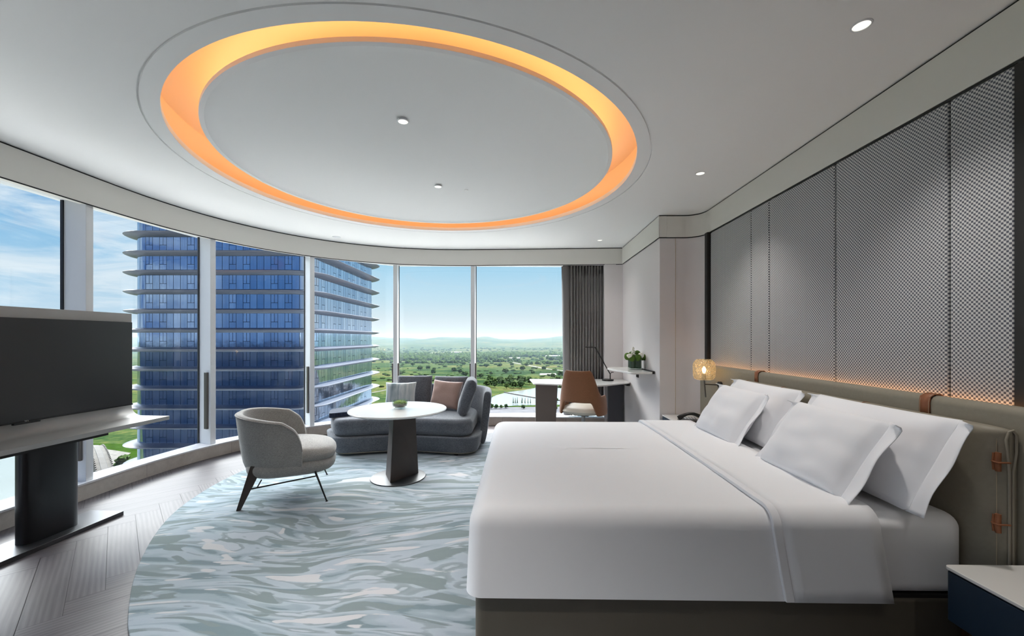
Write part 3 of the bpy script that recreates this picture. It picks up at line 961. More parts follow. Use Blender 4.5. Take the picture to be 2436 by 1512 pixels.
for zz in [0.2 + 0.012 * k for k in range(64)][::64]:
    MB().tube([(-0.088, -0.925, 0.2), (-0.088, -0.925, 0.98)], 0.0010, 5).build('stitching', 'stitch', cu)
for sy in (3.435, 2.022, 0.6):
    y = sy - 2.6
    pts = [(-0.034, y, 0.95), (-0.034, y, 1.075), (-0.03, y, 1.10), (-0.012, y, 1.112), (0.018, y, 1.113), (0.046, y, 1.095), (0.05, y, 1.06)]
    w2 = 0.026
    v = [(px_, yy, pz) for px_, _, pz in pts for yy in (y - w2, y + w2)]
    f = [(2 * i, 2 * i + 1, 2 * i + 3, 2 * i + 2) for i in range(len(pts) - 1)]
    st = MB().add(v, f).build('strap', 'leather_tan', hb, True, solid=0.004, offset=0.0)
    for s in (-1, 1):
        MB().tube([(px_ - (0.0025 if pz < 1.1 else 0), y + s * 0.021, pz + (0.003 if pz >= 1.1 else 0)) for px_, _, pz in pts[:5]], 0.0009, 5).build('stitching', 'stitch', st)
for zc in (0.89, 0.645):
    tg = MB()
    tg.tube([(-0.092, -0.934, zc - 0.037), (-0.097, -0.934, zc), (-0.092, -0.934, zc + 0.037)], [0.009, 0.012, 0.009], 12)
    tg.tube([(-0.096, -0.920, zc), (-0.108, -0.926, zc + 0.002), (-0.110, -0.934, zc), (-0.104, -0.944, zc - 0.002), (-0.085, -0.950, zc), (-0.066, -0.953, zc)], 0.0035, 8)
    tg.tube([(-0.103, -0.927, zc + 0.035), (-0.108, -0.929, zc), (-0.103, -0.927, zc - 0.033)], 0.0035, 8)
    tg.build('toggle', 'leather_tan', hb)
# warm strip hidden behind the headboard top
MB().box((2.058, 2.60, 1.075), (0.012, 3.80, 0.008)).build('headboard_light_strip', 'led_warm', hb, False).location = (-2.0, -2.6, 0)
strip = bpy.data.objects['headboard_light_strip']; strip.name = 'light_strip'

# ------------------------------------------------------------------ bed
BX0, BX1, BY0, BY1 = -0.20, 1.865, 1.725, 3.60
bed = thing('bed', 'king size bed with greige leather base', 'bed', (0.83, 2.66, 0.0))
loc = lambda x, y: (x - 0.83, y - 2.66)
bp = lambda x0, y0, x1, y1: [loc(x0, y0), loc(x1, y0), loc(x1, y1), loc(x0, y1)]
MB().prism(round_poly(bp(-0.19, 1.735, 1.86, 3.59), 0.05), 0.035, 0.292).build('base', 'leather_base', bed, bevel=0.01, seg=2)
MB().prism(bp(-0.1, 1.85, 1.8, 3.5), 0.015, 0.036).build('plinth', 'dark_gap', bed, False)
MB().prism(round_poly(bp(-0.175, 1.75, 1.86, 3.575), 0.05), 0.292, 0.305).build('reveal', 'dark_gap', bed, False)
mt = MB()
mt.prism(round_poly(bp(-0.18, 1.735, 1.868, 3.595), [0.09, 0.08, 0.08, 0.09], 8), 0.305, 0.642)
mt.build('mattress', 'bed_linen', bed, bevel=0.085, seg=7)

def drape(x0, x1, y0, y1, z0, z1, r, slope=0.0, foot=True, n=6, skew=0.0):
    """cloth lying over the mattress: sections across the bed, rounded shoulders, optional rounded foot end"""
    def section(x, inset, top, bottom):
        pts = []
        ya, yb = y0 + inset, y1 - inset
        rr = max(r - 0.0, 0.01)
        pts.append((x + skew, ya - slope, bottom))
        for k in range(4): pts.append((x + skew * (1 - (k + 1) / 5), ya - slope * (1 - (k + 1) / 5), bottom + (top - rr - bottom) * (k + 1) / 5))
        for k in range(n + 1):
            a = PI / 2 * k / n
            pts.append((x, ya + rr * (1 - math.cos(a)), top - rr + rr * math.sin(a)))
        m = 14
        for k in range(1, m):
            yy = ya + rr + (yb - ya - 2 * rr) * k / m
            pts.append((x, yy, top + 0.006 * math.sin(PI * k / m) + 0.003 * noise.noise(Vector((x * 2, yy * 2, 0)))))
        for k in range(n + 1):
            a = PI / 2 * (1 - k / n)
            pts.append((x, yb - rr * (1 - math.cos(a)), top - rr + rr * math.sin(a)))
        for k in range(4): pts.append((x, yb + slope * (k + 1) / 5, top - rr - (top - rr - bottom) * (k + 1) / 5))
        pts.append((x, yb + slope, bottom))
        return pts
    secs = []
    if foot:
        for k in range(n + 1):
            a = PI / 2 * k / n
            secs.append(section(x0 + r * (1 - math.sin(a)), r * (1 - math.cos(PI / 2 - a)) if False else r * (1 - math.sin(PI / 2 - a)) , z1 - r * (1 - math.sin(PI / 2 - a)), z0))
        secs = secs[::-1]
        # order: from the very foot (most inset) to full size
    xs = [x0 + r + (x1 - x0 - r) * k / 16 for k in range(17)] if foot else [x0 + (x1 - x0) * k / 8 for k in range(9)]
    secs += [section(x, 0.0, z1, z0) for x in xs]
    m = len(secs[0])
    v = [p for s_ in secs for p in s_]
    f = [(i * m + j, i * m + j + 1, (i + 1) * m + j + 1, (i + 1) * m + j) for i in range(len(secs) - 1) for j in range(m - 1)]
    return v, f, secs

def duvet_mesh():
    """rounded box shell made from a superellipsoid-like corner so the foot end is closed"""
    x0, x1, y0, y1, z0, z1 = -0.215, 1.13, 1.708, 3.617, 0.305, 0.662
    r = 0.075
    nx, ny, nz = 22, 26, 6
    mb = MB()
    def P(s, yv):
        # s: distance along a line that climbs the foot face then runs over the top
        return None
    # outline of the plan with rounded foot corners, lofted up then inward
    def ring(ins, z, sl):
        rr = 0.07
        a, b, c, d = x0 + ins - sl, x1, y0 + ins - sl, y1 - ins + sl
        q = max(rr - ins * 0.5, 0.02)
        pts = [(b, c)]
        for k in range(1, 10): pts.append((b + (a + q - b) * k / 10, c))
        pts += arc(a + q, c + q, q, 270, 180, 8)
        for k in range(1, 10): pts.append((a, c + q + (d - c - 2 * q) * k / 10))
        pts += arc(a + q, d - q, q, 180, 90, 8)
        for k in range(1, 10): pts.append((a + q + (b - a - q) * k / 10, d))
        pts.append((b, d))
        return [(x, y, z) for x, y in pts]
    rings = [ring(0, z0 + (z1 - r - z0) * k / 5, 0.012 * (1 - k / 5)) for k in range(6)]
    for k in range(1, 7):
        a = PI / 2 * k / 6
        rings.append(ring(r * (1 - math.cos(a)), z1 - r + r * math.sin(a), 0))
    m = len(rings[0])
    v = [p for rg in rings for p in rg]
    f = [(i * m + j, i * m + j + 1, (i + 1) * m + j + 1, (i + 1) * m + j) for i in range(len(rings) - 1) for j in range(m - 1)]
    mb.add(v, f)
    # top surface as a grid fanned from the last ring to the middle line
    last = rings[-1]
    for s_ in (0.25, 0.5, 0.75, 1.0):
        pass
    o = len(mb.v) - m
    cy_ = (y0 + y1) / 2
    prev = o
    for lev in range(1, 7):
        t_ = lev / 6
        cur = len(mb.v)
        for (x, y, z) in last:
            xx = x + (max(x, x0 + 0.6) - x) * t_ * 0.9
            mb.v.append((xx, y + (cy_ - y) * t_, z + 0.008 * math.sin(t_ * PI / 2) + 0.003 * noise.noise(Vector((xx * 3, y * 3, lev)))))
        for j in range(m - 1): mb.f.append((prev + j, prev + j + 1, cur + j + 1, cur + j))
        prev = cur
    return mb
dv = duvet_mesh().build('duvet', 'bed_linen', None, True, angle=60)
tag(dv, 'smooth white duvet spread over the foot of the bed', 'duvet')
v, f, _ = drape(1.075, 1.475, 1.702, 3.623, 0.306, 0.672, 0.075, 0.010, foot=False, skew=0.045)
fb = MB().add(v, f).build('folded_edge', 'bed_linen', dv, True, solid=0.012, offset=0.0)
sec0 = v[:len(v) // 9]
hv = [(x + dx, y, z) for dx in (-0.034, 0.002) for (x, y, z) in sec0]
m = len(sec0)
MB().add(hv, [(i, i + 1, m + i + 1, m + i) for i in range(m - 1)]).build('hem', 'pillow_linen', dv, True, solid=0.017, offset=0.0, bevel=0.004, seg=2)

def bed_pillow(name, x, y, z, lean, length, height, thick, label, seed, yaw=0.0, fl=0.08):
    # local X along the bed width (world Y), local Y towards the headboard, local Z up the pillow
    root = thing(name, label, 'pillow', (x, y, z), group='white bed pillows against the headboard', rot=(R(-lean), 0, R(-90 + yaw)))
    cushion_mb(length, height, thick, 30, 0.025, 0.5, seed, 0.02).build('filling', 'pillow_linen', root)
    for s, wide in ((-1, 0.02), (1, fl)):
        n, m_ = 24, 5
        v, f = [], []
        for j in range(n + 1):
            q = 2 * j / n - 1
            for i in range(m_ + 1):
                k = i / m_
                xx = s * (length / 2 * (1 - 0.025 * (1 - q * q)) - 0.012 + (wide + 0.012) * k)
                tip = max(0.0, q - 0.82) / 0.18
                yy = -0.022 * k * k + 0.007 * math.sin(q * 5 + seed) * k - 0.035 * tip * tip * k
                v.append((xx, yy, q * height / 2 - 0.03 * tip * tip * k))
        for j in range(n):
            for i in range(m_):
                a = j * (m_ + 1) + i
                f.append((a, a + 1, a + m_ + 2, a + m_ + 1))
        MB().add(v, f).build('flange', 'pillow_linen', root, True, solid=0.003, offset=0.0)
    MB().tube([(length / 2 * (1 - 0.025 * (1 - (2 * j / 20 - 1) ** 2)) - 0.004, -0.0035, (2 * j / 20 - 1) * height / 2) for j in range(1, 20)], 0.0012, 6).build('seam', 'bed_linen', root)
    return root
# rear pair first, then the front pair
bed_pillow('bed_pillow', 1.722, 2.125, 0.852, 30, 0.80, 0.44, 0.15, 'large white pillow leaning on the headboard, nearest the camera, behind another', 1.3)
bed_pillow('bed_pillow', 1.722, 3.07, 0.852, 30, 0.76, 0.44, 0.15, 'large white pillow leaning on the headboard at the lamp side, behind another', 2.7)
bed_pillow('bed_pillow', 1.535, 2.14, 0.835, 34, 0.60, 0.42, 0.15, 'white pillow in front at the near half of the bed', 4.1, yaw=0)
bed_pillow('bed_pillow', 1.535, 3.03, 0.835, 34, 0.56, 0.42, 0.15, 'white pillow in front at the far half of the bed, by the telephone', 5.9, yaw=0)

# ------------------------------------------------------------------ nightstands
def nightstand(x0, x1, y0, y1, label):
    t = thing('nightstand', label, 'nightstand', ((x0 + x1) / 2, (y0 + y1) / 2, 0), 0, 'floating nightstands either side of the bed')
    hx, hy = (x1 - x0) / 2, (y1 - y0) / 2
    MB().prism(round_poly([(-hx, -hy), (hx, -hy), (hx, hy), (-hx, hy)], [0.02, 0.004, 0.004, 0.02], 5), 0.497, 0.51).build('top', 'white_stone', t, bevel=0.003, seg=2)
    MB().prism(round_poly([(-hx + 0.004, -hy + 0.004), (hx, -hy + 0.004), (hx, hy - 0.004), (-hx + 0.004, hy - 0.004)], [0.018, 0.003, 0.003, 0.018], 5), 0.305, 0.49).build('body', 'navy', t, bevel=0.003, seg=2)
    MB().prism([(-hx + 0.012, -hy + 0.012), (hx, -hy + 0.012), (hx, hy - 0.012), (-hx + 0.012, hy - 0.012)], 0.489, 0.498).build('reveal', 'dark_gap', t, False)
    MB().box((0, 0, 0.16), (2 * hx - 0.16, 2 * hy - 0.16, 0.29)).build('plinth', 'dark_gap', t, False)
    return t
nightstand(1.636, 1.965, 0.95, 1.61, 'navy nightstand with white top in the near right corner of the picture')
nightstand(1.636, 1.965, 4.05, 4.735, 'navy nightstand with white top under the glass bedside lamp')

# telephone
ph = thing('telephone', 'black desk telephone with light keys on the far nightstand', 'telephone', (1.775, 4.30, 0.51), R(78))
ph.scale = (1.2, 1.2, 1.2)
MB().prism([(-0.10, -0.085), (0.10, -0.085), (0.10, 0.085), (-0.10, 0.085)], 0.0, 0.03, [(-0.095, -0.08), (0.095, -0.08), (0.095, 0.08), (-0.095, 0.08)]).build('body', 'phone', ph, bevel=0.006)
kb = MB()
for r_ in range(5):
    for c_ in range(4):
        kb.box((-0.03 + 0.028 * c_, -0.06 + 0.024 * r_, 0.033), (0.02, 0.015, 0.006))
kb.build('keypad', 'phone_keys', ph, False)
hp = [(-0.075, -0.105 + 0.21 * k / 12, 0.043 + 0.045 * math.sin(PI * k / 12)) for k in range(13)]
MB().tube(hp, [0.02, 0.021, 0.016, 0.014, 0.013, 0.013, 0.013, 0.013, 0.013, 0.014, 0.016, 0.021, 0.02], 12).build('handset', 'phone', ph)

# bedside lamp with a hammered glass shade
lp = thing('bedside_lamp', 'lit wall lamp with an amber hammered glass shade beside the headboard', 'lamp', (1.965, 4.03, 0.93))
def lampP(x, y, z): return (x - 1.965, y - 4.03, z - 0.93)
LX, LY = 1.835, 4.125
LY = 4.10
MB().tube([lampP(1.968, 4.03, 0.93), lampP(1.945, 4.03, 0.93)], 0.032, 24).build('wall_mount', 'black_metal', lp)
MB().tube([lampP(1.95, 4.03, 0.928), lampP(1.90, 4.06, 0.928), lampP(LX + 0.005, LY, 0.928)], 0.005, 10).build('arm', 'black_metal', lp)
MB().tube([lampP(LX + 0.015, LY, 0.80), lampP(LX, LY, 0.985)], 0.007, 12).build('stem', 'bronze', lp)
sh = MB().lathe([(0.022, 0.0), (0.07, 0.001), (0.092, 0.012), (0.101, 0.04), (0.104, 0.09), (0.104, 0.14), (0.099, 0.165), (0.082, 0.19), (0.066, 0.202), (0.060, 0.204)], lampP(LX, LY, 0.972), 40)
sh.build('glass_shade', 'amber_glass', lp, solid=0.0)
MB().lathe([(0.018, 0.0), (0.02, 0.05), (0.012, 0.052)], lampP(LX, LY, 0.985), 20).build('lamp_holder', 'steel_dark', lp)
MB().lathe([(0.008, 0.052), (0.018, 0.075), (0.017, 0.095), (0.008, 0.115), (0.001, 0.12)], lampP(LX, LY, 0.985), 16).build('bulb', 'filament', lp)
l = bpy.data.lights.new('bulb_light', 'POINT'); l.energy = 1.1; l.color = (1.0, 0.70, 0.40); l.shadow_soft_size = 0.02
o = bpy.data.objects.new('bulb_light', l); COL.objects.link(o); o.parent = lp; o.location = lampP(LX, LY, 1.08)

# ------------------------------------------------------------------ rug
rug_edge = [(-1.15, 1.42), (-1.45, 1.60), (-1.799, 1.851), (-1.999, 2.061), (-2.219, 2.321), (-2.415, 2.60), (-2.594, 2.9), (-2.738, 3.215), (-2.835, 3.607), (-2.872, 3.95), (-2.86, 4.3),
            (-2.76, 4.72), (-2.55, 5.05), (-2.25, 5.28), (-1.8, 5.40), (-1.0, 5.45), (-0.2, 5.44), (0.8, 5.42), (1.3, 5.3), (1.5, 5.0), (1.55, 4.0), (1.5, 2.0), (1.3, 1.35), (0.6, 1.15), (0.0, 1.12), (-0.6, 1.20)]
def smooth_loop(p, it=2):
    for _ in range(it):
        q = []
        for i in range(len(p)):
            a, b = Vector(p[i]), Vector(p[(i + 1) % len(p)])
            q += [tuple(a * 0.75 + b * 0.25), tuple(a * 0.25 + b * 0.75)]
        p = q
    return p
rp = smooth_loop(rug_edge)
rg = MB().prism(rp, 0.001, 0.014).build('rug', 'rug', None, True, bevel=0.005, seg=2)
tag(rg, 'large rounded rug with watery blue grey brush strokes on the plank floor', 'rug')

# ------------------------------------------------------------------ television on its stand
TR = R(-2.6)
st = thing('tv_stand', 'grey metal television stand with a black column at the left window', 'stand', (-3.10, 3.16, 0), TR)
MB().box((-0.14, -0.38, 0.015), (0.28, 0.76, 0.03)).build('base_plate', 'gunmetal', st, bevel=0.002, seg=2)
col_poly = []
for k in range(40):
    a = 2 * PI * k / 40
    c_, s_ = math.cos(a), math.sin(a)
    col_poly.append((-0.145 + 0.06 * math.copysign(abs(c_) ** 0.7, c_), -0.385 + 0.165 * math.copysign(abs(s_) ** 0.5, s_)))
MB().prism(col_poly, 0.03, 0.645).build('column', 'column', st, angle=40)
MB().box((-0.15, -0.40, 0.655), (0.20, 0.66, 0.03)).build('bracket', 'black_metal', st, False)
# bent sheet: panel behind the screen that sweeps forward into the shelf
PX = -0.355
prof_f = [(PX - 0.025, 1.60), (PX, 1.60), (PX, 0.81)]
prof_f += [(PX + 0.10 * (1 - math.cos(PI / 2 * k / 10)), 0.79 - 0.09 * math.sin(PI / 2 * k / 10)) for k in range(1, 11)]
prof_f += [(0.0, 0.70), (0.0, 0.668)]
prof_f += [(PX + 0.075 - 0.10 * math.sin(PI / 2 * k / 10), 0.668 + 0.09 * (1 - math.cos(PI / 2 * k / 10))) for k in range(0, 11)]
m = len(prof_f)
v = [(x, y, z) for y in (-1.16, 0.40) for x, z in prof_f]
f = [(i, (i + 1) % m, m + (i + 1) % m, m + i) for i in range(m)] + [tuple(range(m - 1, -1, -1)), tuple(range(m, 2 * m))]
MB().add(v, f).build('back_panel', 'stainless', st, angle=30)
tv = thing('television', 'large black flat television standing before the left window', 'television', (-3.10, 3.16, 0.80), TR)
MB().box((-0.333, -0.38, 0.362), (0.034, 1.50, 0.724)).build('screen', 'screen', tv, bevel=0.003, seg=2)
MB().box((-0.3145, -0.38, 0.006), (0.006, 1.50, 0.012)).build('bezel', 'screen_edge', tv, False)
MB().box((-0.314, -0.38, -0.004), (0.02, 0.15, 0.014)).build('sensor_bar', 'screen_edge', tv, bevel=0.002, seg=2)
tc = bpy.data.curves.new('logo', 'FONT'); tc.body = 'TCL'; tc.size = 0.015; tc.extrude = 0.0005; tc.align_x = 'CENTER'; tc.align_y = 'CENTER'
tc.materials.append(M['logo'])
tmp_o = bpy.data.objects.new('logo', tc); COL.objects.link(tmp_o)
bpy.context.view_layer.update()
lm = bpy.data.meshes.new_from_object(tmp_o.evaluated_get(bpy.context.evaluated_depsgraph_get()))
bpy.data.objects.remove(tmp_o)
lo = bpy.data.objects.new('logo', lm); COL.objects.link(lo); lo.parent = tv
lo.location = (-0.3105, -0.38, 0.006); lo.rotation_euler = (R(90), 0, R(90))

# ------------------------------------------------------------------ armchair
ARM_RZ = math.atan2(0.426, 0.905)
ac = thing('armchair', 'light grey tweed tub armchair with dark wooden rear legs beside the round table', 'armchair', (-2.06, 3.62, 0.014), ARM_RZ)
def u_curve(t, w_=0.385, b_=0.37, front=0.15):
    """U-shaped plan: t 0..1 from the near arm tip round the back to the far arm tip"""
    a = PI * (t - 0.5)            # -90..90
    L = front + 0.02
    s_arm = 0.24
    if t < s_arm:
        k = t / s_arm
        return (front - (front + 0.02) * k, -w_)
    if t > 1 - s_arm:
        k = (1 - t) / s_arm
        return (front - (front + 0.02) * k, w_)
    k = (t - s_arm) / (1 - 2 * s_arm)
    th = -PI / 2 - PI * k
    e = 0.93
    c_, s_ = math.cos(th), math.sin(th)
    return (-0.02 + (b_ - 0.0) * math.copysign(abs(c_) ** e, c_), w_ * math.copysign(abs(s_) ** e, s_))
def shell():
    mb = MB(); n = 96; secs = []
    for i in range(n + 1):
        t = i / n
        x, y = u_curve(t)
        tm = min(t, 1 - t)
        hs = min(1, max(0, (tm - 0.04) / 0.40)); h = 0.575 + (0.738 - 0.575) * (1 - (1 - hs) ** 1.6)
        if tm < 0.13:
            q = 1 - tm / 0.13
            h = 0.34 + (h - 0.34) * math.sqrt(max(0, 1 - q ** 2.6)) 
        zb = 0.27
        # inward direction
        x1, y1 = u_curve(min(1, t + 0.01)); x0, y0 = u_curve(max(0, t - 0.01))
        tx, ty = x1 - x0, y1 - y0; Ln = math.hypot(tx, ty); nx_, ny_ = ty / Ln, -tx / Ln
        # nx_,ny_ points outward or inward; make it inward
        if (x + 0.02) * nx_ + y * ny_ > 0: nx_, ny_ = -nx_, -ny_
        taper = lambda z: (0.84 + 0.16 * ((z - zb) / (0.735 - zb)) ** 0.8 if z > zb else 0.84)
        th = 0.055
        sec = []
        zt = max(h, zb + 0.03)
        zs = [zb, zb + (zt - zb) * 0.25, zb + (zt - zb) * 0.5, zb + (zt - zb) * 0.75, zt - 0.018, zt - 0.004]
        for z in zs:
            k = taper(max(z, zb + 1e-4)); sec.append((x * k, y * k, z))
        k = taper(zt); sec.append((x * k + nx_ * th * 0.5, y * k + ny_ * th * 0.5, zt + 0.006))
        for z in zs[::-1]:
            k = taper(max(z, zb + 1e-4)); sec.append((x * k + nx_ * th, y * k + ny_ * th, z))
        secs.append(sec)
    m = len(secs[0])
    v = [p for s_ in secs for p in s_]
    f = [(i * m + j, i * m + (j + 1) % m, (i + 1) * m + (j + 1) % m, (i + 1) * m + j) for i in range(n) for j in range(m)]
    f += [tuple(range(m)), tuple(range(n * m + m - 1, n * m - 1, -1))]
    mb.add(v, f)
    rim = [Vector(s_[4]) + (Vector(s_[4]) - Vector(s_[7])).normalized() * 0.002 + Vector((0, 0, 0.006)) for s_ in secs]
    return mb, rim
sm_, rim = shell()
sh_o = sm_.build('shell', 'tweed_light', ac, True, sub=1)
MB().tube(rim[1:-1], 0.0045, 8).build('piping', 'tweed_light', sh_o)
def blob_block(x0, x1, hw, z0, z1, e=0.55, dome=0.03, n=36, front_drop=0.0):
    """plan = superellipse, rounded top and bottom"""
    cx_, a_ = (x0 + x1) / 2, (x1 - x0) / 2
    prof = [(0.0, z0), (0.6, z0), (0.88, z0 + 0.01), (0.975, z0 + 0.04), (1.0, (z0 + z1) / 2), (0.985, z1 - 0.045), (0.93, z1 - 0.014), (0.8, z1), (0.5, z1 + dome * 0.7), (0.25, z1 + dome), (0.001, z1 + dome)]
    v, f = [], []
    for r_, z in prof:
        for k in range(n):
            a = 2 * PI * k / n
            c_, s_ = math.cos(a), math.sin(a)
            xx = cx_ + a_ * r_ * math.copysign(abs(c_) ** e, c_)
            v.append((xx, hw * r_ * math.copysign(abs(s_) ** e, s_), z - front_drop * max(0, xx - cx_) * (1 if z > (z0 + z1) / 2 else 0)))
    for i in range(len(prof) - 1):
        for k in range(n):
            f.append((i * n + k, i * n + (k + 1) % n, (i + 1) * n + (k + 1) % n, (i + 1) * n + k))
    return MB().add(v, f)
blob_block(-0.27, 0.40, 0.335, 0.30, 0.455, 0.62, 0.03, front_drop=0.10).build('seat', 'tweed_light', ac, sub=1)
blob_block(-0.31, 0.395, 0.335, 0.205, 0.36, 0.62, 0.0).build('seat_base', 'tweed_light', ac, sub=1)
for s in (-1, 1):
    foot = Vector((-0.325, s * 0.288, 0.0)); top = Vector((-0.205, s * 0.255, 0.33))
    v = []
    for z_, p, wx_, wy_ in ((0, foot, 0.032, 0.018), (1, top, 0.09, 0.022)):
        for dx, dy in ((-1, -1), (1, -1), (1, 1), (-1, 1)):
            v.append((p.x + dx * wx_ / 2, p.y + dy * wy_ / 2 * 1.2, p.z))
    MB().add(v, [(3, 2, 1, 0), (4, 5, 6, 7), (0, 1, 5, 4), (1, 2, 6, 5), (2, 3, 7, 6), (3, 0, 4, 7)]).build('leg', 'wenge', ac, False, bevel=0.003, seg=2)
    lg = MB().tube([(0.315, s * 0.372, 0.0), (0.225, s * 0.325, 0.25)], [0.0055, 0.0085], 12)
    lg.tube([(0.315, s * 0.372, 0.0), (0.314, s * 0.372, 0.004)], 0.011, 12)
    lg.build('leg', 'black_metal', ac)
    MB().tube([(-0.27, s * 0.27, 0.15), (0.24, s * 0.31, 0.205)], 0.006, 8).build('stretcher', 'black_metal', ac)
    MB().tube([(-0.20, s * 0.27, 0.158), (-0.17, s * 0.26, 0.215)], 0.005, 8).build('strut', 'black_metal', ac)

# ------------------------------------------------------------------ round table
TX, TY = -1.19, 4.02
tb = thing('round_table', 'round white table on a dark wooden wedge pedestal in front of the sofa', 'table', (TX, TY, 0.014))
MB().lathe([(0.001, 0.648), (0.40, 0.648), (0.445, 0.652), (0.468, 0.664), (0.470, 0.670), (0.466, 0.676), (0.001, 0.676)], n=96).build('table_top', 'white_stone', tb, angle=50)
MB().lathe([(0.001, 0.0), (0.262, 0.0), (0.264, 0.004), (0.262, 0.010), (0.001, 0.012)], n=72).build('base_plate', 'steel_dark', tb)
tri_b = [(-0.02, -0.195), (-0.145, 0.055), (-0.03, 0.14), (0.175, 0.105)]
tri_t = [(-0.015, -0.10), (-0.10, 0.06), (-0.02, 0.115), (0.145, 0.095)]
MB().prism(round_poly(tri_b, 0.008, 2), 0.012, 0.649, round_poly(tri_t, 0.008, 2)).build('pedestal', 'wenge', tb, False)

bw = thing('moss_bowl', 'small glass bowl of green moss on the round white table', 'bowl', (-1.175, 4.02, 0.690))
MB().lathe([(0.03, 0.012), (0.055, 0.014), (0.070, 0.028), (0.075, 0.052), (0.073, 0.085), (0.071, 0.085), (0.072, 0.052), (0.067, 0.03), (0.05, 0.018), (0.001, 0.016)], n=40).build('glass_bowl', 'clear_glass', bw)
for k in range(4):
    a = 2 * PI * k / 4 + 0.5
    MB().sphere((0.05 * math.cos(a), 0.05 * math.sin(a), 0.007), 0.008, 8, 6).build('foot', 'clear_glass', bw)
MB().lathe([(0.001, 0.018), (0.048, 0.02), (0.064, 0.032), (0.069, 0.048), (0.05, 0.052), (0.001, 0.052)], n=32).build('pebble_layer', 'pebbles', bw)
MB().sphere((0, 0, 0.056), 0.066, 32, 16, 0.25, 7.0, 2.0, (1, 1, 0.36)).build('moss', 'moss', bw)

# ------------------------------------------------------------------ sofa
sf = thing('sofa', 'curved grey tweed chaise sofa along the bow window', 'sofa', (-1.4, 5.2, 0.0))
def sp(pts): return [(x + 1.4, y - 5.2) for x, y in pts]
base_poly = [(-2.13, 4.66), (-1.45, 4.83), (-0.62, 4.70), (-0.47, 4.80), (-0.44, 5.55), (-0.62, 5.90), (-1.30, 6.02), (-1.90, 5.90), (-2.47, 5.18)]
rb = [0.14, 0.25, 0.10, 0.10, 0.2, 0.2, 0.2, 0.2, 0.12]
def inset(poly, d):
    cxm = sum(p[0] for p in poly) / len(poly); cym = sum(p[1] for p in poly) / len(poly)
    return [(x + (cxm - x) / math.hypot(cxm - x, cym - y) * d, y + (cym - y) / math.hypot(cxm - x, cym - y) * d) for x, y in poly]
bo = round_poly(sp(base_poly), rb, 7)
bi = inset(bo, 0.03)
MB().prism(bi, 0.05, 0.235, bo).build('base', 'tweed_dark', sf, bevel=0.02, seg=3)
MB().prism(inset(bo, 0.045), 0.044, 0.056).build('base_trim', 'leather_beige', sf, False)
cp = round_poly(sp([(-2.14, 4.68), (-1.45, 4.85), (-0.66, 4.72), (-0.55, 4.80), (-0.55, 5.50), (-0.68, 5.76), (-1.30, 5.86), (-1.85, 5.74), (-2.40, 5.16)]), [0.15, 0.25, 0.14, 0.14, 0.1, 0.2, 0.2, 0.2, 0.14], 7)
MB().prism(cp, 0.24, 0.44).build('seat_cushion', 'tweed_dark', sf, bevel=0.06, seg=5)
# backrest wall: behind the cushions and round the right end
back_line = [(-1.86, 5.80), (-1.62, 5.90), (-1.2, 5.94), (-0.75, 5.86), (-0.53, 5.66), (-0.485, 5.40), (-0.48, 5.10)]
bl = [Vector(p) for p in back_line]
def smooth_open(p, it=2):
    p = [Vector(q) for q in p]
    for _ in range(it):
        q = [p[0]]
        for a, b in zip(p, p[1:]): q += [a * 0.75 + b * 0.25, a * 0.25 + b * 0.75]
        q.append(p[-1]); p = q
    return p
bs = smooth_open(back_line, 2)
secs = []
nb = len(bs)
for i, p in enumerate(bs):
    d = (bs[min(nb - 1, i + 1)] - bs[max(0, i - 1)]).normalized()
    nrm = Vector((-d.y, d.x))     # outward (away from the seat) is to the left of travel
    t_ = i / (nb - 1)
    zt = 0.725
    e = min(t_, 1 - t_)
    if e < 0.05: zt = 0.725 - 0.05 * (1 - e / 0.05) ** 2
    sec = []
    for off, z in ((-0.02, 0.10), (0.0, 0.24), (0.035, zt - 0.05), (0.05, zt - 0.012), (0.085, zt), (0.125, zt - 0.015), (0.135, zt - 0.06), (0.09, 0.30), (0.06, 0.07), (0.02, 0.055)):
        q = p + nrm * off
        sec.append((q.x + 1.4, q.y - 5.2, z))
    secs.append(sec)
m = len(secs[0])
v = [p for s_ in secs for p in s_]
f = [(i * m + j, i * m + (j + 1) % m, (i + 1) * m + (j + 1) % m, (i + 1) * m + j) for i in range(nb - 1) for j in range(m)]
f += [tuple(range(m)), tuple(range(nb * m - 1, (nb - 1) * m - 1, -1))]
MB().add(v, f).build('backrest', 'tweed_dark', sf, True, sub=2)
for x, y in ((-0.74, 4.80), (-2.2, 4.92), (-0.62, 5.6), (-1.9, 5.6)):
    MB().lathe([(0.001, 0.014), (0.02, 0.014), (0.022, 0.05), (0.001, 0.05)], (x + 1.4, y - 5.2, 0), 16).build('foot', 'black_metal', sf)

def loose(name, mat, label, x, y, z, wd, ht, th, rz, lean, cat='cushion', group=None, seed=0.0, roll=0.0, pinch=0.06, power=0.42, piping=None):
    o = cushion_mb(wd, ht, th, 20, pinch, power, seed, 0.012).build(name, mat, None, True, sub=1)
    o.location = (x, y, z)
    o.rotation_euler = (Matrix.Rotation(rz, 3, 'Z') @ Matrix.Rotation(-lean, 3, 'X') @ Matrix.Rotation(roll, 3, 'Y')).to_euler()
    tag(o, label, cat, group)
    return o
G = 'loose grey back cushions of the sofa'
loose('back_cushion', 'tweed_mid', 'square charcoal back cushion at the left of the sofa back', -1.46, 5.70, 0.645, 0.50, 0.46, 0.17, R(4), R(14), group=G, seed=1, pinch=0.02, power=0.3)
loose('back_cushion', 'tweed_mid', 'square charcoal back cushion right of centre, behind the pink one', -0.955, 5.70, 0.64, 0.50, 0.455, 0.17, R(-6), R(14), group=G, seed=2, pinch=0.02, power=0.3)
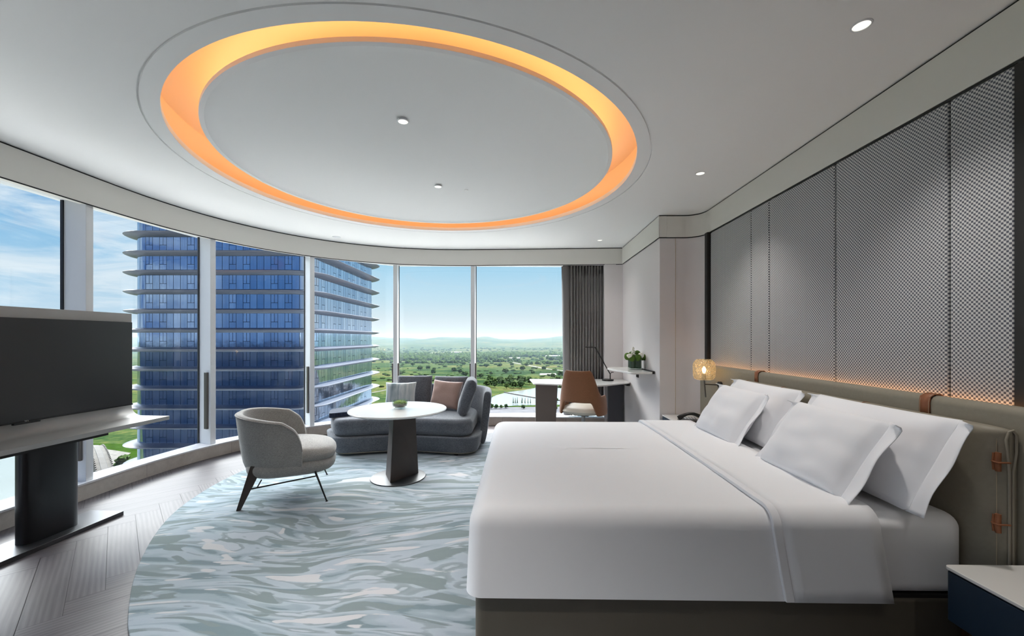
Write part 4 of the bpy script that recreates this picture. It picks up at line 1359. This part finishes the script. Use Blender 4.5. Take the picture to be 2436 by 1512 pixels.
loose('back_cushion', 'tweed_dark', 'grey back cushion leaning on the right end of the sofa, seen edge on', -0.655, 5.17, 0.665, 0.52, 0.47, 0.16, R(-84), R(19), group=G, seed=3, pinch=0.02, power=0.3)

def stripe_mat():
    m, t, out = new_mat('teal_grey_velvet')
    b = t.node('ShaderNodeBsdfPrincipled')
    co = t.node('ShaderNodeTexCoord').outputs['Object']
    a = t.noise(t.mapping(co, scale=(16, 16, 1.2)), 1.0, 4, 0.6, 0.4)
    t.put(b.inputs['Base Color'], t.ramp(a, [(0.35, srgb(120, 136, 142)), (0.5, srgb(170, 178, 180)), (0.62, srgb(196, 198, 196))]))
    b.inputs['Roughness'].default_value = 0.8; b.inputs['Sheen Weight'].default_value = 0.5
    t.l.new(b.outputs[0], out.inputs[0])
    return m
M['teal'] = stripe_mat()
G = 'scatter cushions on the sofa'
loose('scatter_cushion', 'teal', 'pale teal grey streaked velvet cushion at the left of the sofa back', -1.57, 5.40, 0.625, 0.42, 0.38, 0.14, R(6), R(18), group=G, seed=4, pinch=0.09)
loose('scatter_cushion', 'velvet_pink', 'dusty pink velvet cushion in the middle of the sofa', -0.97, 5.43, 0.635, 0.43, 0.40, 0.14, R(-10), R(20), group=G, seed=5, roll=R(4), pinch=0.09)

# navy throw folded over the chaise end
tv_pts = round_poly([(-2.385, 5.14), (-2.25, 4.80), (-1.66, 5.24), (-1.84, 5.70)], [0.12, 0.05, 0.05, 0.1], 5)
o = MB().prism(tv_pts, 0.437, 0.495).build('throw', 'throw_navy', None, True, bevel=0.024, seg=3)
tag(o, 'dark navy knitted throw folded on the chaise end of the sofa', 'throw')

# ------------------------------------------------------------------ desk corner
dk = thing('desk', 'white topped writing desk built in beside the curtain', 'desk', (0.9, 6.0, 0.0))
def dp(pts): return [(x - 0.9, y - 6.0) for x, y in pts]
MB().prism(round_poly(dp([(0.16, 6.42), (0.20, 5.80), (0.86, 5.57), (1.14, 5.57), (1.612, 5.97), (1.612, 6.42)]), [0.03, 0.05, 0.2, 0.2, 0.03, 0.01], 5), 0.728, 0.75,
           ).build('desk_top', 'white_stone', dk, bevel=0.007, seg=3)
lgp = [(0.235, 5.84), (0.55, 5.84), (0.55, 5.93), (0.235, 5.93)]
lgb = [(0.235, 5.84), (0.515, 5.84), (0.515, 5.93), (0.235, 5.93)]
MB().prism(dp(lgb), 0.0, 0.728, dp(lgp)).build('leg', 'desk_leg', dk, False, bevel=0.003, seg=2)
MB().box((1.49 - 0.9, 6.38 - 6.0, 0.364), (0.23, 0.05, 0.728)).build('shade_panel', 'desk_shade', dk, False)  # dark panel standing in for the desk's shadow on the wall
MB().box((1.590 - 0.9, 6.20 - 6.0, 0.708), (0.04, 0.40, 0.036)).build('bracket', 'dark_gap', dk, False)

ws = thing('wall_shelf', 'angular white shelf fixed to the pale wall above the desk', 'shelf', (1.4, 5.4, 0.98))
MB().prism(round_poly([(x - 1.4, y - 5.4) for x, y in [(1.61, 4.93), (1.33, 4.86), (1.20, 5.62), (1.25, 5.80), (1.61, 5.80)]], [0.01, 0.06, 0.04, 0.03, 0.01], 5), -0.025, 0.0).build('shelf_board', 'white_stone', ws, bevel=0.006, seg=3)
MB().box((1.603 - 1.4, 5.36 - 5.4, -0.006), (0.022, 0.90, 0.034)).build('bracket', 'dark_gap', ws, False)

so = thing('wall_socket', 'black socket plate on the wall under the white shelf', 'socket', (1.612, 5.62, 0.895))
MB().box((0, 0, 0), (0.012, 0.09, 0.085)).build('plate', 'black_metal', so, bevel=0.003, seg=2)
MB().box((-0.007, 0, 0), (0.003, 0.055, 0.05)).build('insert', 'screen_edge', so, False)

dl = thing('desk_lamp', 'slim black angled desk lamp on the right of the white desk', 'lamp', (1.33, 6.17, 0.75))
MB().lathe([(0.001, 0.0), (0.085, 0.0), (0.087, 0.006), (0.087, 0.018), (0.083, 0.022), (0.001, 0.022)], n=40).build('base', 'black_metal', dl)
MB().tube([(0.035, 0, 0.02), (0.035, 0, 0.10), (0.005, 0, 0.15), (-0.19, 0, 0.50)], 0.008, 12).build('arm', 'black_metal', dl)
MB().tube([(0.035, 0, 0.10), (0.055, 0, 0.125), (0.085, 0, 0.126)], 0.005, 10).build('counterweight', 'black_metal', dl)
MB().box((-0.262, 0, 0.502), (0.16, 0.03, 0.012)).build('head', 'black_metal', dl, bevel=0.004, seg=2)

# flowers in a glass cube
fl = thing('flower_arrangement', 'green and white flowers in a square glass vase on the white shelf', 'flowers', (1.495, 5.33, 0.98))
s_ = 0.072
MB().prism(round_poly([(-s_, -s_), (s_, -s_), (s_, s_), (-s_, s_)], 0.012, 3), 0.0, 0.135).build('vase', 'clear_glass', fl, bevel=0.003, seg=2)
MB().prism(round_poly([(-s_ + .006, -s_ + .006), (s_ - .006, -s_ + .006), (s_ - .006, s_ - .006), (-s_ + .006, s_ - .006)], 0.01, 3), 0.018, 0.128).build('leaf_lining', 'vase_leaf', fl)
for i, (x, y, z, r_) in enumerate([(-0.10, -0.03, 0.165, 0.042), (-0.055, -0.07, 0.150, 0.042), (0.02, -0.075, 0.158, 0.043), (0.105, -0.02, 0.160, 0.040), (0.04, 0.03, 0.205, 0.042), (-0.03, 0.03, 0.19, 0.042), (0.085, 0.05, 0.175, 0.036), (-0.08, 0.05, 0.175, 0.04)]):
    MB().sphere((x, y, z), r_, 18, 12, 0.12, 9, i).build('flower', 'bloom_green', fl)
for i, (x, y, z, r_) in enumerate([(0.065, -0.055, 0.185, 0.036), (-0.085, -0.075, 0.178, 0.030)]):
    mb = MB().sphere((x, y, z), r_, 18, 12, 0.2, 4, i + 9)
    for k in range(5):
        a = 2 * PI * k / 5
        mb.sphere((x + 0.02 * math.cos(a), y + 0.02 * math.sin(a), z + 0.004), 0.02, 10, 7, 0.2, 4, k)
    mb.build('rose', 'bloom_white', fl)
mb = MB()
for k in range(16):
    a = k * 2.4; h = 0.19 + 0.0065 * k
    mb.sphere((-0.028 + 0.022 * (1 - k / 20) * math.cos(a), -0.03 + 0.022 * (1 - k / 20) * math.sin(a), h), 0.014 - 0.0004 * k, 8, 6, 0.3, 5, k)
mb.build('stock_spike', 'bloom_white', fl)
mb = MB()
for k in range(9):
    a = 2 * PI * k / 9 + 0.3; c0 = Vector((0.09 * math.cos(a), 0.09 * math.sin(a), 0.135)); t0 = Vector((-math.sin(a), math.cos(a), 0)) * 0.018
    o0 = Vector((0.05 * math.cos(a), 0.05 * math.sin(a), -0.015))
    b = len(mb.v); mb.v += [tuple(c0 - o0), tuple(c0 + t0), tuple(c0 + o0), tuple(c0 - t0)]; mb.f.append((b, b + 1, b + 2, b + 3))
mb.build('leaves', 'leaf', fl, True, solid=0.001)

# curtain
mb = MB()
path = []
x = 0.80
k = 0
while x < 1.42:
    path.append((x, 6.555 + 0.032 * math.sin(k * PI / 4) + 0.006 * noise.noise(Vector((x * 9, 0, 0)))))
    x += 0.0058; k += 1
cur = thing('curtain', 'grey pleated floor length curtain drawn to the right of the windows', 'curtain', (1.05, 6.56, 0.16))
lp_ = [(a - 1.05, b - 6.56) for a, b in path]
mb.strip(lp_, [0.0, 0.8, 1.6, 2.375])
mb.build('pleated_drape', 'curtain', cur, True, solid=0.003, angle=80)
sm = [(0.682, 6.60), (0.69, 6.565), (0.72, 6.545), (0.76, 6.54), (0.79, 6.55), (0.80, 6.58)]
sm = smooth_open(sm, 2)
top = [(p.x - 1.05, p.y - 6.56) for p in sm]
bot = [(p.x * 0.9 + 0.105 - 1.05, p.y - 6.56) for p in sm]
v = [(*p, 0.0) for p in bot] + [(*p, 2.375) for p in top]; n = len(top)
MB().add(v, [(i, i + 1, n + i + 1, n + i) for i in range(n - 1)]).build('lining', 'curtain_lining', cur, True, solid=0.003, angle=80)
MB().box((0.0, 0.0, 2.378), (0.70, 0.03, 0.012)).build('track', 'dark_gap', cur, False)

# desk chair, seen from behind
dc = thing('desk_chair', 'tan upholstered swivel chair with a cream seat pulled up to the desk', 'chair', (0.80, 5.12, 0.0145), R(-26))
def chair_shell():
    mb = MB(); n = 56; secs = []
    for i in range(n + 1):
        ph_ = -118 + 236 * i / n
        a = abs(ph_)
        def sst(a0, a1, x_): 
            t_ = min(1, max(0, (x_ - a0) / (a1 - a0))); return t_ * t_ * (3 - 2 * t_)
        top = 0.985 + 0.010 * (a / 40) ** 2 if a < 36 else 0.993 - (0.993 - 0.68) * sst(36, 74, a)
        if a > 100: top -= 0.09 * ((a - 100) / 18) ** 2
        bot = 0.60 - (0.60 - 0.44) * sst(34, 52, a)
        if a > 96: bot += 0.10 * ((a - 96) / 22) ** 2
        def pt(z, off):
            k = (z - 0.42) / 0.55
            rx = 0.295 - 0.045 * k + off; ry = 0.275 - 0.02 * k + off
            c_, s_ = math.cos(R(ph_ - 90)), math.sin(R(ph_ - 90))
            return (rx * math.copysign(abs(c_) ** 0.85, c_), ry * math.copysign(abs(s_) ** 0.85, s_) - 0.02 * k, z)
        h = top - bot
        zs = [bot, bot + h * 0.04, bot + h * 0.3, bot + h * 0.6, bot + h * 0.96]
        sec = [pt(z, 0.0 if j else -0.008) for j, z in enumerate(zs)] + [pt(top, -0.018)] + [pt(z, -0.036 if j < 4 else -0.03) for j, z in enumerate(zs[::-1])]
        secs.append(sec)
    m = len(secs[0])
    v = [p for s in secs for p in s]
    f = [(i * m + j, i * m + (j + 1) % m, (i + 1) * m + (j + 1) % m, (i + 1) * m + j) for i in range(n) for j in range(m)]
    f += [tuple(range(m)), tuple(range(n * m + m - 1, n * m - 1, -1))]
    return mb.add(v, f)
chair_shell().build('backrest', 'chair_tan', dc, True, sub=1)
blob_block(-0.26, 0.27, 0.255, 0.435, 0.535, 0.72, 0.015).build('seat', 'cream_leather', dc, sub=1).rotation_euler = (0, 0, R(90))
MB().tube([(0, 0, 0.08), (0, 0, 0.43)], 0.025, 20).build('gas_lift', 'stainless', dc)
MB().box((0, 0, 0.425), (0.18, 0.18, 0.02)).build('mechanism', 'black_metal', dc, bevel=0.004)
star = MB()
for k in range(5):
    a = 2 * PI * k / 5
    star.tube([(0, 0, 0.09), (0.15 * math.cos(a), 0.15 * math.sin(a), 0.085), (0.29 * math.cos(a), 0.29 * math.sin(a), 0.062)], [0.022, 0.016, 0.011], 10)
star.build('star_base', 'stainless', dc)
for k in range(5):
    a = 2 * PI * k / 5
    MB().tube([(0.29 * math.cos(a) - 0.018 * math.sin(a), 0.29 * math.sin(a) + 0.018 * math.cos(a), 0.026), (0.29 * math.cos(a) + 0.018 * math.sin(a), 0.29 * math.sin(a) - 0.018 * math.cos(a), 0.026)], 0.025, 16).build('caster', 'black_metal', dc)

# ------------------------------------------------------------------ outside: the glass tower
tw = thing('office_tower', 'blue glass tower with white horizontal fins on every floor outside the left windows', 'building', (0, 0, 0), YAW)
GX0, GX1, GY0, GY1 = -74.4, -38.9, 78.9, 117.0
FL, ZB = 3.7, 3.02
def rounded_plan(off=0.0, r=4.0, n=10):
    rr = r + off
    x0, x1, y0, y1 = GX0 - off, GX1 + off, GY0 - off, GY1 + off
    return arc(x0 + rr, y0 + rr, rr, 180, 270, n) + arc(x1 - rr, y0 + rr, rr, 270, 360, n) + arc(x1 - rr, y1 - rr, rr, 0, 90, n) + arc(x0 + rr, y1 - rr, rr, 90, 180, n)
plan = rounded_plan()
plan.append(plan[0])
acc = uv_path(plan)
zt, zb_ = ZB + FL * 9, -75.0
me = bpy.data.meshes.new('facade')
npl = len(plan)
me.from_pydata([(x, y, z) for z in (zb_, zt) for x, y in plan], [], [(i, i + 1, npl + i + 1, npl + i) for i in range(npl - 1)])
ul = me.uv_layers.new(name='UVMap')
for p in me.polygons:
    for li in p.loop_indices:
        vi = me.loops[li].vertex_index
        ul.data[li].uv = (acc[vi % npl] + 0.6, (zb_ if vi < npl else zt) - ZB + 370.0)
for p in me.polygons: p.use_smooth = True
me.materials.append(M['facade'])
fa = bpy.data.objects.new('facade', me); COL.objects.link(fa); fa.parent = tw
MB().prism(plan[:-1], zt - 0.3, zt).build('roof', 'roof_tile', tw, False)
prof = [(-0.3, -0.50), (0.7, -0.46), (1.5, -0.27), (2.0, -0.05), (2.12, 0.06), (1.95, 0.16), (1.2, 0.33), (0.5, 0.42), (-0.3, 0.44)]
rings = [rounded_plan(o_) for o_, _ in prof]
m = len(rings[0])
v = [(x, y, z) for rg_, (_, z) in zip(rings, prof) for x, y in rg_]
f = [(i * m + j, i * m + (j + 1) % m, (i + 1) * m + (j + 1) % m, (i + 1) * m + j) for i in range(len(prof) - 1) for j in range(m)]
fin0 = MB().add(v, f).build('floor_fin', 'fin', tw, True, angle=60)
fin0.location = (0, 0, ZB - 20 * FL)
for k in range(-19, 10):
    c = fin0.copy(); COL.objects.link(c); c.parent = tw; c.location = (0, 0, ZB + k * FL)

# ------------------------------------------------------------------ outside: land, water, roads
GZ = -75.0
ridge = [(-20000, 6), (300, 4), (880, 5), (930, -1), (965, 2), (1010, -2), (1060, 4), (1095, 3), (1130, 2), (1155, 5), (1195, -1), (1240, -2), (1290, 1), (1340, 6), (1420, 9), (1600, 10), (2400, 6), (20000, 6)]
def ridge_z(x):
    p = 1218 + FPX * (x / 5200 + 0.0174)
    for (a, za), (b, zb2) in zip(ridge, ridge[1:]):
        if a <= p <= b:
            t_ = (p - a) / (b - a); t_ = t_ * t_ * (3 - 2 * t_)
            return EYE + (za + (zb2 - za) * t_) / FPX * 5200
    return 20
def land_h(x, y):
    s1 = min(1, max(0, (y - 2500) / 2700)); s1 = s1 * s1 * (3 - 2 * s1)
    hgt = (ridge_z(x) - GZ) * s1
    if y > 5200: hgt -= (y - 5200) * 0.02
    roll = 14 * noise.noise(Vector((x / 700, y / 500, 0))) * min(1, max(0, (y - 1600) / 1500)) * (1 - 0.9 * min(1, max(0, (y - 4300) / 800)))
    return GZ + hgt + roll
xs = [14000 * math.copysign(abs(t_) ** 2.6, t_) for t_ in [i / 60 for i in range(-60, 61)]]
xs = sorted(set(xs + [i * 60.0 for i in range(-45, 30)]))
ys = [-60, 0, 150, 300, 450, 600, 800] + [800 * (9500 / 800) ** (i / 70) for i in range(1, 71)]
v = [(x, y, land_h(x, y) if y > 1500 else GZ) for y in ys for x in xs]
nx = len(xs)
f = [(j * nx + i, j * nx + i + 1, (j + 1) * nx + i + 1, (j + 1) * nx + i) for j in range(len(ys) - 1) for i in range(nx - 1)]
struct(MB().add(v, f).build('ground', 'land', None, True, angle=80), 'green open countryside and hills far below')

struct(MB().box((-30, 45, GZ + 0.15), (240, 210, 0.5)).build('roof', 'bounce_deck', None, False), 'unseen pale deck added below the windows to bounce light upwards')  # added reflector out of view, throws daylight up onto the ceiling
def flat(name, poly, z, mat, lab, rnd=0):
    p = smooth_loop(poly, rnd) if rnd else poly
    n_ = len(p)
    return struct(MB().prism(p, GZ - 1, GZ + z).build(name, mat, None, False), lab)
flat('pond_water', [(-36, 458), (-37, 513), (-34, 545), (-20.7, 575), (-12, 591), (6, 606), (26, 637), (44, 660), (80, 675), (110, 640), (100, 575), (90, 476), (51, 475.3), (12, 471.6)], 0.1, 'water', 'bright fish pond behind the desk', 1)
flat('paving', [(-60, 452), (110, 466), (110, 380), (-60, 380)], 0.15, 'paving', 'grey paved yard beyond the far window')
flat('lawn', [(-60, 455), (110, 469), (110, 474), (-60, 459)], 0.12, 'lawn', 'strip of lawn by the pond')
rd = [(-140, 1700), (-87, 1550), (-50, 1404), (-6, 1262), (40, 1129), (69, 1035), (101, 982), (148, 879), (240, 760)]
wd_ = 6
L_ = offset_path(rd, wd_); R_ = offset_path(rd, -wd_)
flat('road', L_ + R_[::-1], 0.2, 'road', 'pale country road crossing the fields')
flat('road', [(-210, 560), (-185, 640), (-165, 700), (-160, 760), (-163, 760), (-170, 700), (-190, 640), (-214, 560)], 0.2, 'road', 'sandy track through the meadow')
flat('river_water', [(-600, 292), (-330, 284), (-266, 262), (-228, 190), (-218, 120), (-218, 40), (-600, 40)], 0.1, 'river', 'pale river below the left window')
flat('shore', [(-600, 300), (-325, 291), (-258, 268), (-220, 192), (-209, 120), (-209, 40), (-218, 40), (-218, 120), (-228, 190), (-266, 262), (-330, 284), (-600, 292)], 0.5, 'rock', 'rocky river bank')
flat('lawn', [(-325, 292), (-90, 292), (-60, 110), (-209, 110), (-220, 192), (-258, 268)], 0.3, 'lawn', 'mown park lawn behind the tower')
flat('path', [(-280, 236), (-150, 222), (-150, 217), (-280, 230)], 0.4, 'road', 'pale park footpath')
# built-up side of the valley, east of the hotel
mb = MB(); rt = random.Random(17)
for _ in range(420):
    x, y = rt.uniform(110, 760), rt.uniform(-50, 640)
    w1, w2, h_ = rt.uniform(6, 22), rt.uniform(6, 14), rt.uniform(3, 14)
    if x < 130 and y > 350: continue
    mb.box((x, y, GZ + h_ / 2), (w1, w2, h_), rt.uniform(0, 3))
tag(mb.build('houses', 'town', None, False), 'low roofs of the town east of the towers', 'houses', kind='stuff')
flat('pavement', [(-34, 170), (112, 170), (112, 380), (-34, 380)], 0.07, 'paving', 'unseen grey paving added to darken reflections in the tower glass')  # added ground, there to tone what the tower glass mirrors
flat('pavement', [(100, -58), (900, -58), (900, 700), (140, 700), (112, 360)], 0.08, 'paving', 'paved ground of the town')
# dyke across the pond
dy = [(-21, 581), (-6, 560), (19, 529), (49, 507), (95, 500)]
struct(MB().prism(offset_path(dy, 1.0) + offset_path(dy, -1.0)[::-1], GZ, GZ + 1.0).build('dyke_path', 'rock', None, False), 'low dark dyke across the pond')

# podium roof: stone vault with a white tiled ridge, seen under the television shelf
pr_ = thing('vaulted_roof', 'curved beige stone roof with a light centre band below the left window', 'building', (-133, 128, -75))
def vault(x0, x1, z_add=0.0, zlow=0.0, n=14):
    v, f = [], []
    for i in range(n + 1):
        t_ = i / n
        yy = -24 + 40 * t_
        zz = 40 + z_add - 9 * (max(0, 0.8 - t_)) ** 2 * 2.2 - 10 * (max(0, t_ - 0.8)) ** 2 * 6
        for x in (x0, x1):
            v.append((x + yy * -1.22, yy, zz))
    m_ = len(v)
    v += [(x, y, z - 2.0 if not zlow else zlow) for x, y, z in v]
    f = [(2 * i, 2 * i + 1, 2 * i + 3, 2 * i + 2) for i in range(n)]
    f += [(2 * i, 2 * i + 2, m_ + 2 * i + 2, m_ + 2 * i) for i in range(n)] + [(2 * i + 1, m_ + 2 * i + 1, m_ + 2 * i + 3, 2 * i + 3) for i in range(n)]
    f += [(0, m_, m_ + 1, 1), (2 * n, 2 * n + 1, m_ + 2 * n + 1, m_ + 2 * n)]
    return MB().add(v, f)
vault(-2.7, 2.7, 0.0, 0.5).build('stone_vault', 'stone_beige', pr_, False)
vault(-1.0, 1.0, 0.06).build('centre_band', 'stone_light', pr_, False)
for s in (-1.05, 1.05): vault(s - 0.07, s + 0.07, 0.09).build('gutter', 'dark_gap', pr_, False)
for s in (-2.75, 2.75):
    mb = MB()
    for i in range(46):
        t_ = i / 45; yy = -24 + 40 * t_
        zz = 40.1 - 9 * (max(0, 0.8 - t_)) ** 2 * 2.2 - 10 * (max(0, t_ - 0.8)) ** 2 * 6
        mb.box((s - 1.22 * yy, yy, zz - 0.05), (0.35, 0.6, 0.35), R(50))
    mb.build('tile_edge', 'stone_light', pr_, False)

# trees
def make_tree(h, w_, seed, lab, group, cat='tree', kind='round'):
    root = thing('tree' if kind == 'round' else 'conifer', lab, cat, (0, 0, 0), 0, group)
    mb = MB()
    rnd = random.Random(seed)
    if kind == 'round':
        for k in range(30):
            a = rnd.uniform(0, 2 * PI); zz = rnd.uniform(0.28, 0.88); rr = rnd.uniform(0.1, 0.40) * w_ * math.sqrt(max(0.1, 1 - ((zz - 0.5) / 0.45) ** 2))
            mb.sphere((rr * math.cos(a), rr * math.sin(a), zz * h), rnd.uniform(0.10, 0.19) * w_, 8, 6, 0.9, 3.2, seed + k, (1, 1, 0.8))
    else:
        for k in range(5):
            zz = h * (0.18 + 0.17 * k); r0 = w_ * 0.5 * (1 - k / 6)
            mb.lathe([(0.001, h * 0.24), (r0 * 0.5, h * 0.07), (r0, 0.0), (0.001, h * 0.03)], (rnd.uniform(-.2, .2), rnd.uniform(-.2, .2), zz), 8)
    mb.build('crown', 'tree', root, True, angle=50)
    MB().tube([(0, 0, 0), (0, 0, h * 0.5)], 0.03 * w_, 6).build('trunk', 'trunk', root)
    return root
OCC = []
def scatter(proto, pts, rnd, smin=0.8, smax=1.25, gap=0.0):
    kept = []
    for p in pts:
        if all(math.hypot(p[0] - q[0], p[1] - q[1]) > gap for q in kept): kept.append(p)
    pts = kept; OCC.extend(pts)
    for i, (x, y) in enumerate(pts):
        o = proto if i == 0 else copy_tree(proto)
        o.location = (x, y, GZ + 0.05)
        s = rnd.uniform(smin, smax)
        o.scale = (s * rnd.uniform(0.85, 1.2), s, s)
        o.rotation_euler = (0, 0, rnd.uniform(0, 6))
rnd = random.Random(3)
near = make_tree(10, 10, 11, 'broad green tree in the grove beside the pond', 'trees of the grove beside the pond')
pts = []
for cx_, cy_, rx, ry, k in ((14, 700, 14, 22, 9), (26, 684, 12, 10, 7), (-4, 640, 10, 10, 4), (-32, 700, 22, 30, 14), (-44, 650, 12, 12, 7), (-20, 628, 12, 8, 5)):
    for _ in range(k * 2): pts.append((cx_ + rnd.uniform(-rx, rx), cy_ + rnd.uniform(-ry, ry)))
scatter(near, pts, rnd, gap=11)
mid = make_tree(9, 13, 23, 'round tree or thicket standing in the open meadow', 'trees scattered over the meadow')
pts = [(-88, 1090), (-78, 1085), (-52, 1120), (-20, 1150), (20, 1130), (60, 1000), (66, 800), (55, 812), (84, 830), (-225, 1010), (-205, 985), (-240, 990), (-150, 940), (-130, 900), (-185, 880), (-250, 860), (-60, 870), (-110, 830), (-30, 905), (30, 890), (110, 900), (8, 985), (-300, 1150), (-330, 1060), (-160, 1180), (70, 740), (95, 750), (-75, 800)]
scatter(mid, pts, rnd, 0.7, 1.2, gap=17)
con = make_tree(7.5, 2.3, 5, 'small dark conifer in the row along the near pond bank', 'conifers along the pond bank', kind='cone')
scatter(con, [(-6.9, 477.3), (-4.4, 477.4), (-2.0, 477.4), (3.4, 477.5), (6.9, 477.6), (10.3, 477.6), (13.2, 477.7)], rnd, 0.85, 1.1)
yard = make_tree(4.5, 5, 31, 'low round tree in the paved yard', 'low trees in the paved yard')
scatter(yard, [(-30.5, 447), (-25.0, 448.3), (-19.7, 447.3), (-14.2, 450), (4.6, 446), (39.1, 438.8), (44.8, 497.3)], rnd)
park = make_tree(8, 7, 41, 'park tree on the lawn behind the tower, seen under the television shelf', 'park trees behind the tower')
scatter(park, [(-190, 192), (-178, 182), (-200, 205), (-215, 200), (-182, 208), (-205, 218), (-222, 214), (-228, 232), (-196, 236), (-212, 246), (-240, 222), (-172, 196)], rnd)
# a few pale sheds on the plain
shed_pts = [(-385, 1900, 40, 8), (-310, 2050, 60, 8), (-300, 1820, 24, 6), (140, 1650, 70, 7), (180, 1320, 40, 5), (-20, 1480, 46, 6), (60, 860, 34, 1.2)]
for i, (x, y, w_, h_) in enumerate(shed_pts):
    t = thing('shed', ['long pale shed far away near the foot of the hills', 'pale greenhouse roof in the field beyond the desk'][1 if i == 6 else 0], 'building', (x, y, (land_h(x, y) if y > 1500 else GZ)), R(10), 'pale sheds on the plain' if i < 6 else None)
    MB().prism([(-w_ / 2, -6), (w_ / 2, -6), (w_ / 2, 6), (-w_ / 2, 6)], 0, h_).build('wall', 'pale_wall', t, False)
    MB().add([(-w_ / 2, -7, h_), (w_ / 2, -7, h_), (w_ / 2, 7, h_), (-w_ / 2, 7, h_), (-w_ / 2, 0, h_ + 2.5), (w_ / 2, 0, h_ + 2.5)],
             [(0, 1, 5, 4), (2, 3, 4, 5), (0, 4, 3), (1, 2, 5), (0, 3, 2, 1)]).build('roof', 'pale_wall', t, False)

OCC.extend((x + dx, y) for x, y, w_, h_ in shed_pts for dx in (-w_ / 2, 0, w_ / 2))
# woodland beyond counting
mb = MB()
rnd = random.Random(9)
free = lambda x, y, d: all(abs(x - q[0]) > d or abs(y - q[1]) > d for q in OCC)
def grove(cx_, cy_, rx, ry, k, r0=3.5, r1=7.5):
    for _ in range(k):
        x, y = cx_ + rnd.gauss(0, rx), cy_ + rnd.gauss(0, ry)
        r_ = rnd.uniform(r0, r1)
        if not free(x, y, 22): continue
        mb.sphere((x, y, (land_h(x, y) if y > 1500 else GZ) + r_ * 0.7), r_, 6, 5, 0.6, 2, rnd.random() * 20, (1.1, 1.1, rnd.uniform(0.9, 1.5)))
grove(-330, 1500, 130, 50, 420); grove(-180, 1750, 130, 60, 420); grove(-480, 1750, 160, 80, 380)
grove(-60, 1900, 120, 70, 400); grove(90, 1850, 120, 60, 360); grove(200, 1500, 60, 40, 80)
grove(-100, 1350, 60, 14, 50, 3, 6); grove(120, 1230, 40, 12, 40, 3, 6); grove(-260, 1280, 60, 12, 60, 3, 6)
for _ in range(900):
    y = rnd.uniform(640, 3000) ; x = rnd.uniform(-0.36, 0.14) * y
    r_ = rnd.uniform(0.8, 2.6) * (1 + y / 1600)
    if not free(x, y, 18): continue
    mb.sphere((x, y, (land_h(x, y) if y > 1500 else GZ) + r_ * 0.4), r_, 6, 4, 0.6, 2, rnd.random() * 20, (1.5, 1.2, 0.7))
wo = mb.build('woods', 'tree', None, True, angle=80)
tag(wo, 'distant woodland and scrub across the plain', 'woods', kind='stuff')
# haze over the far country
HAZE = 1 / 7000.0
hm, t, out = new_mat('haze')
vs = t.node('ShaderNodeVolumeScatter')
vs.inputs['Color'].default_value = (0.60, 0.82, 1.0, 1)
vs.inputs['Density'].default_value = HAZE
vs.inputs['Anisotropy'].default_value = -0.2
t.l.new(vs.outputs[0], out.inputs['Volume'])
hz = MB().box((0, 4500 + 700, -30), (30000, 9000, 140)).build('haze', hm, None, False)
tag(hz, 'thin summer haze over the far plain and hills', 'haze', kind='stuff')
SC.cycles.volume_bounces = 0
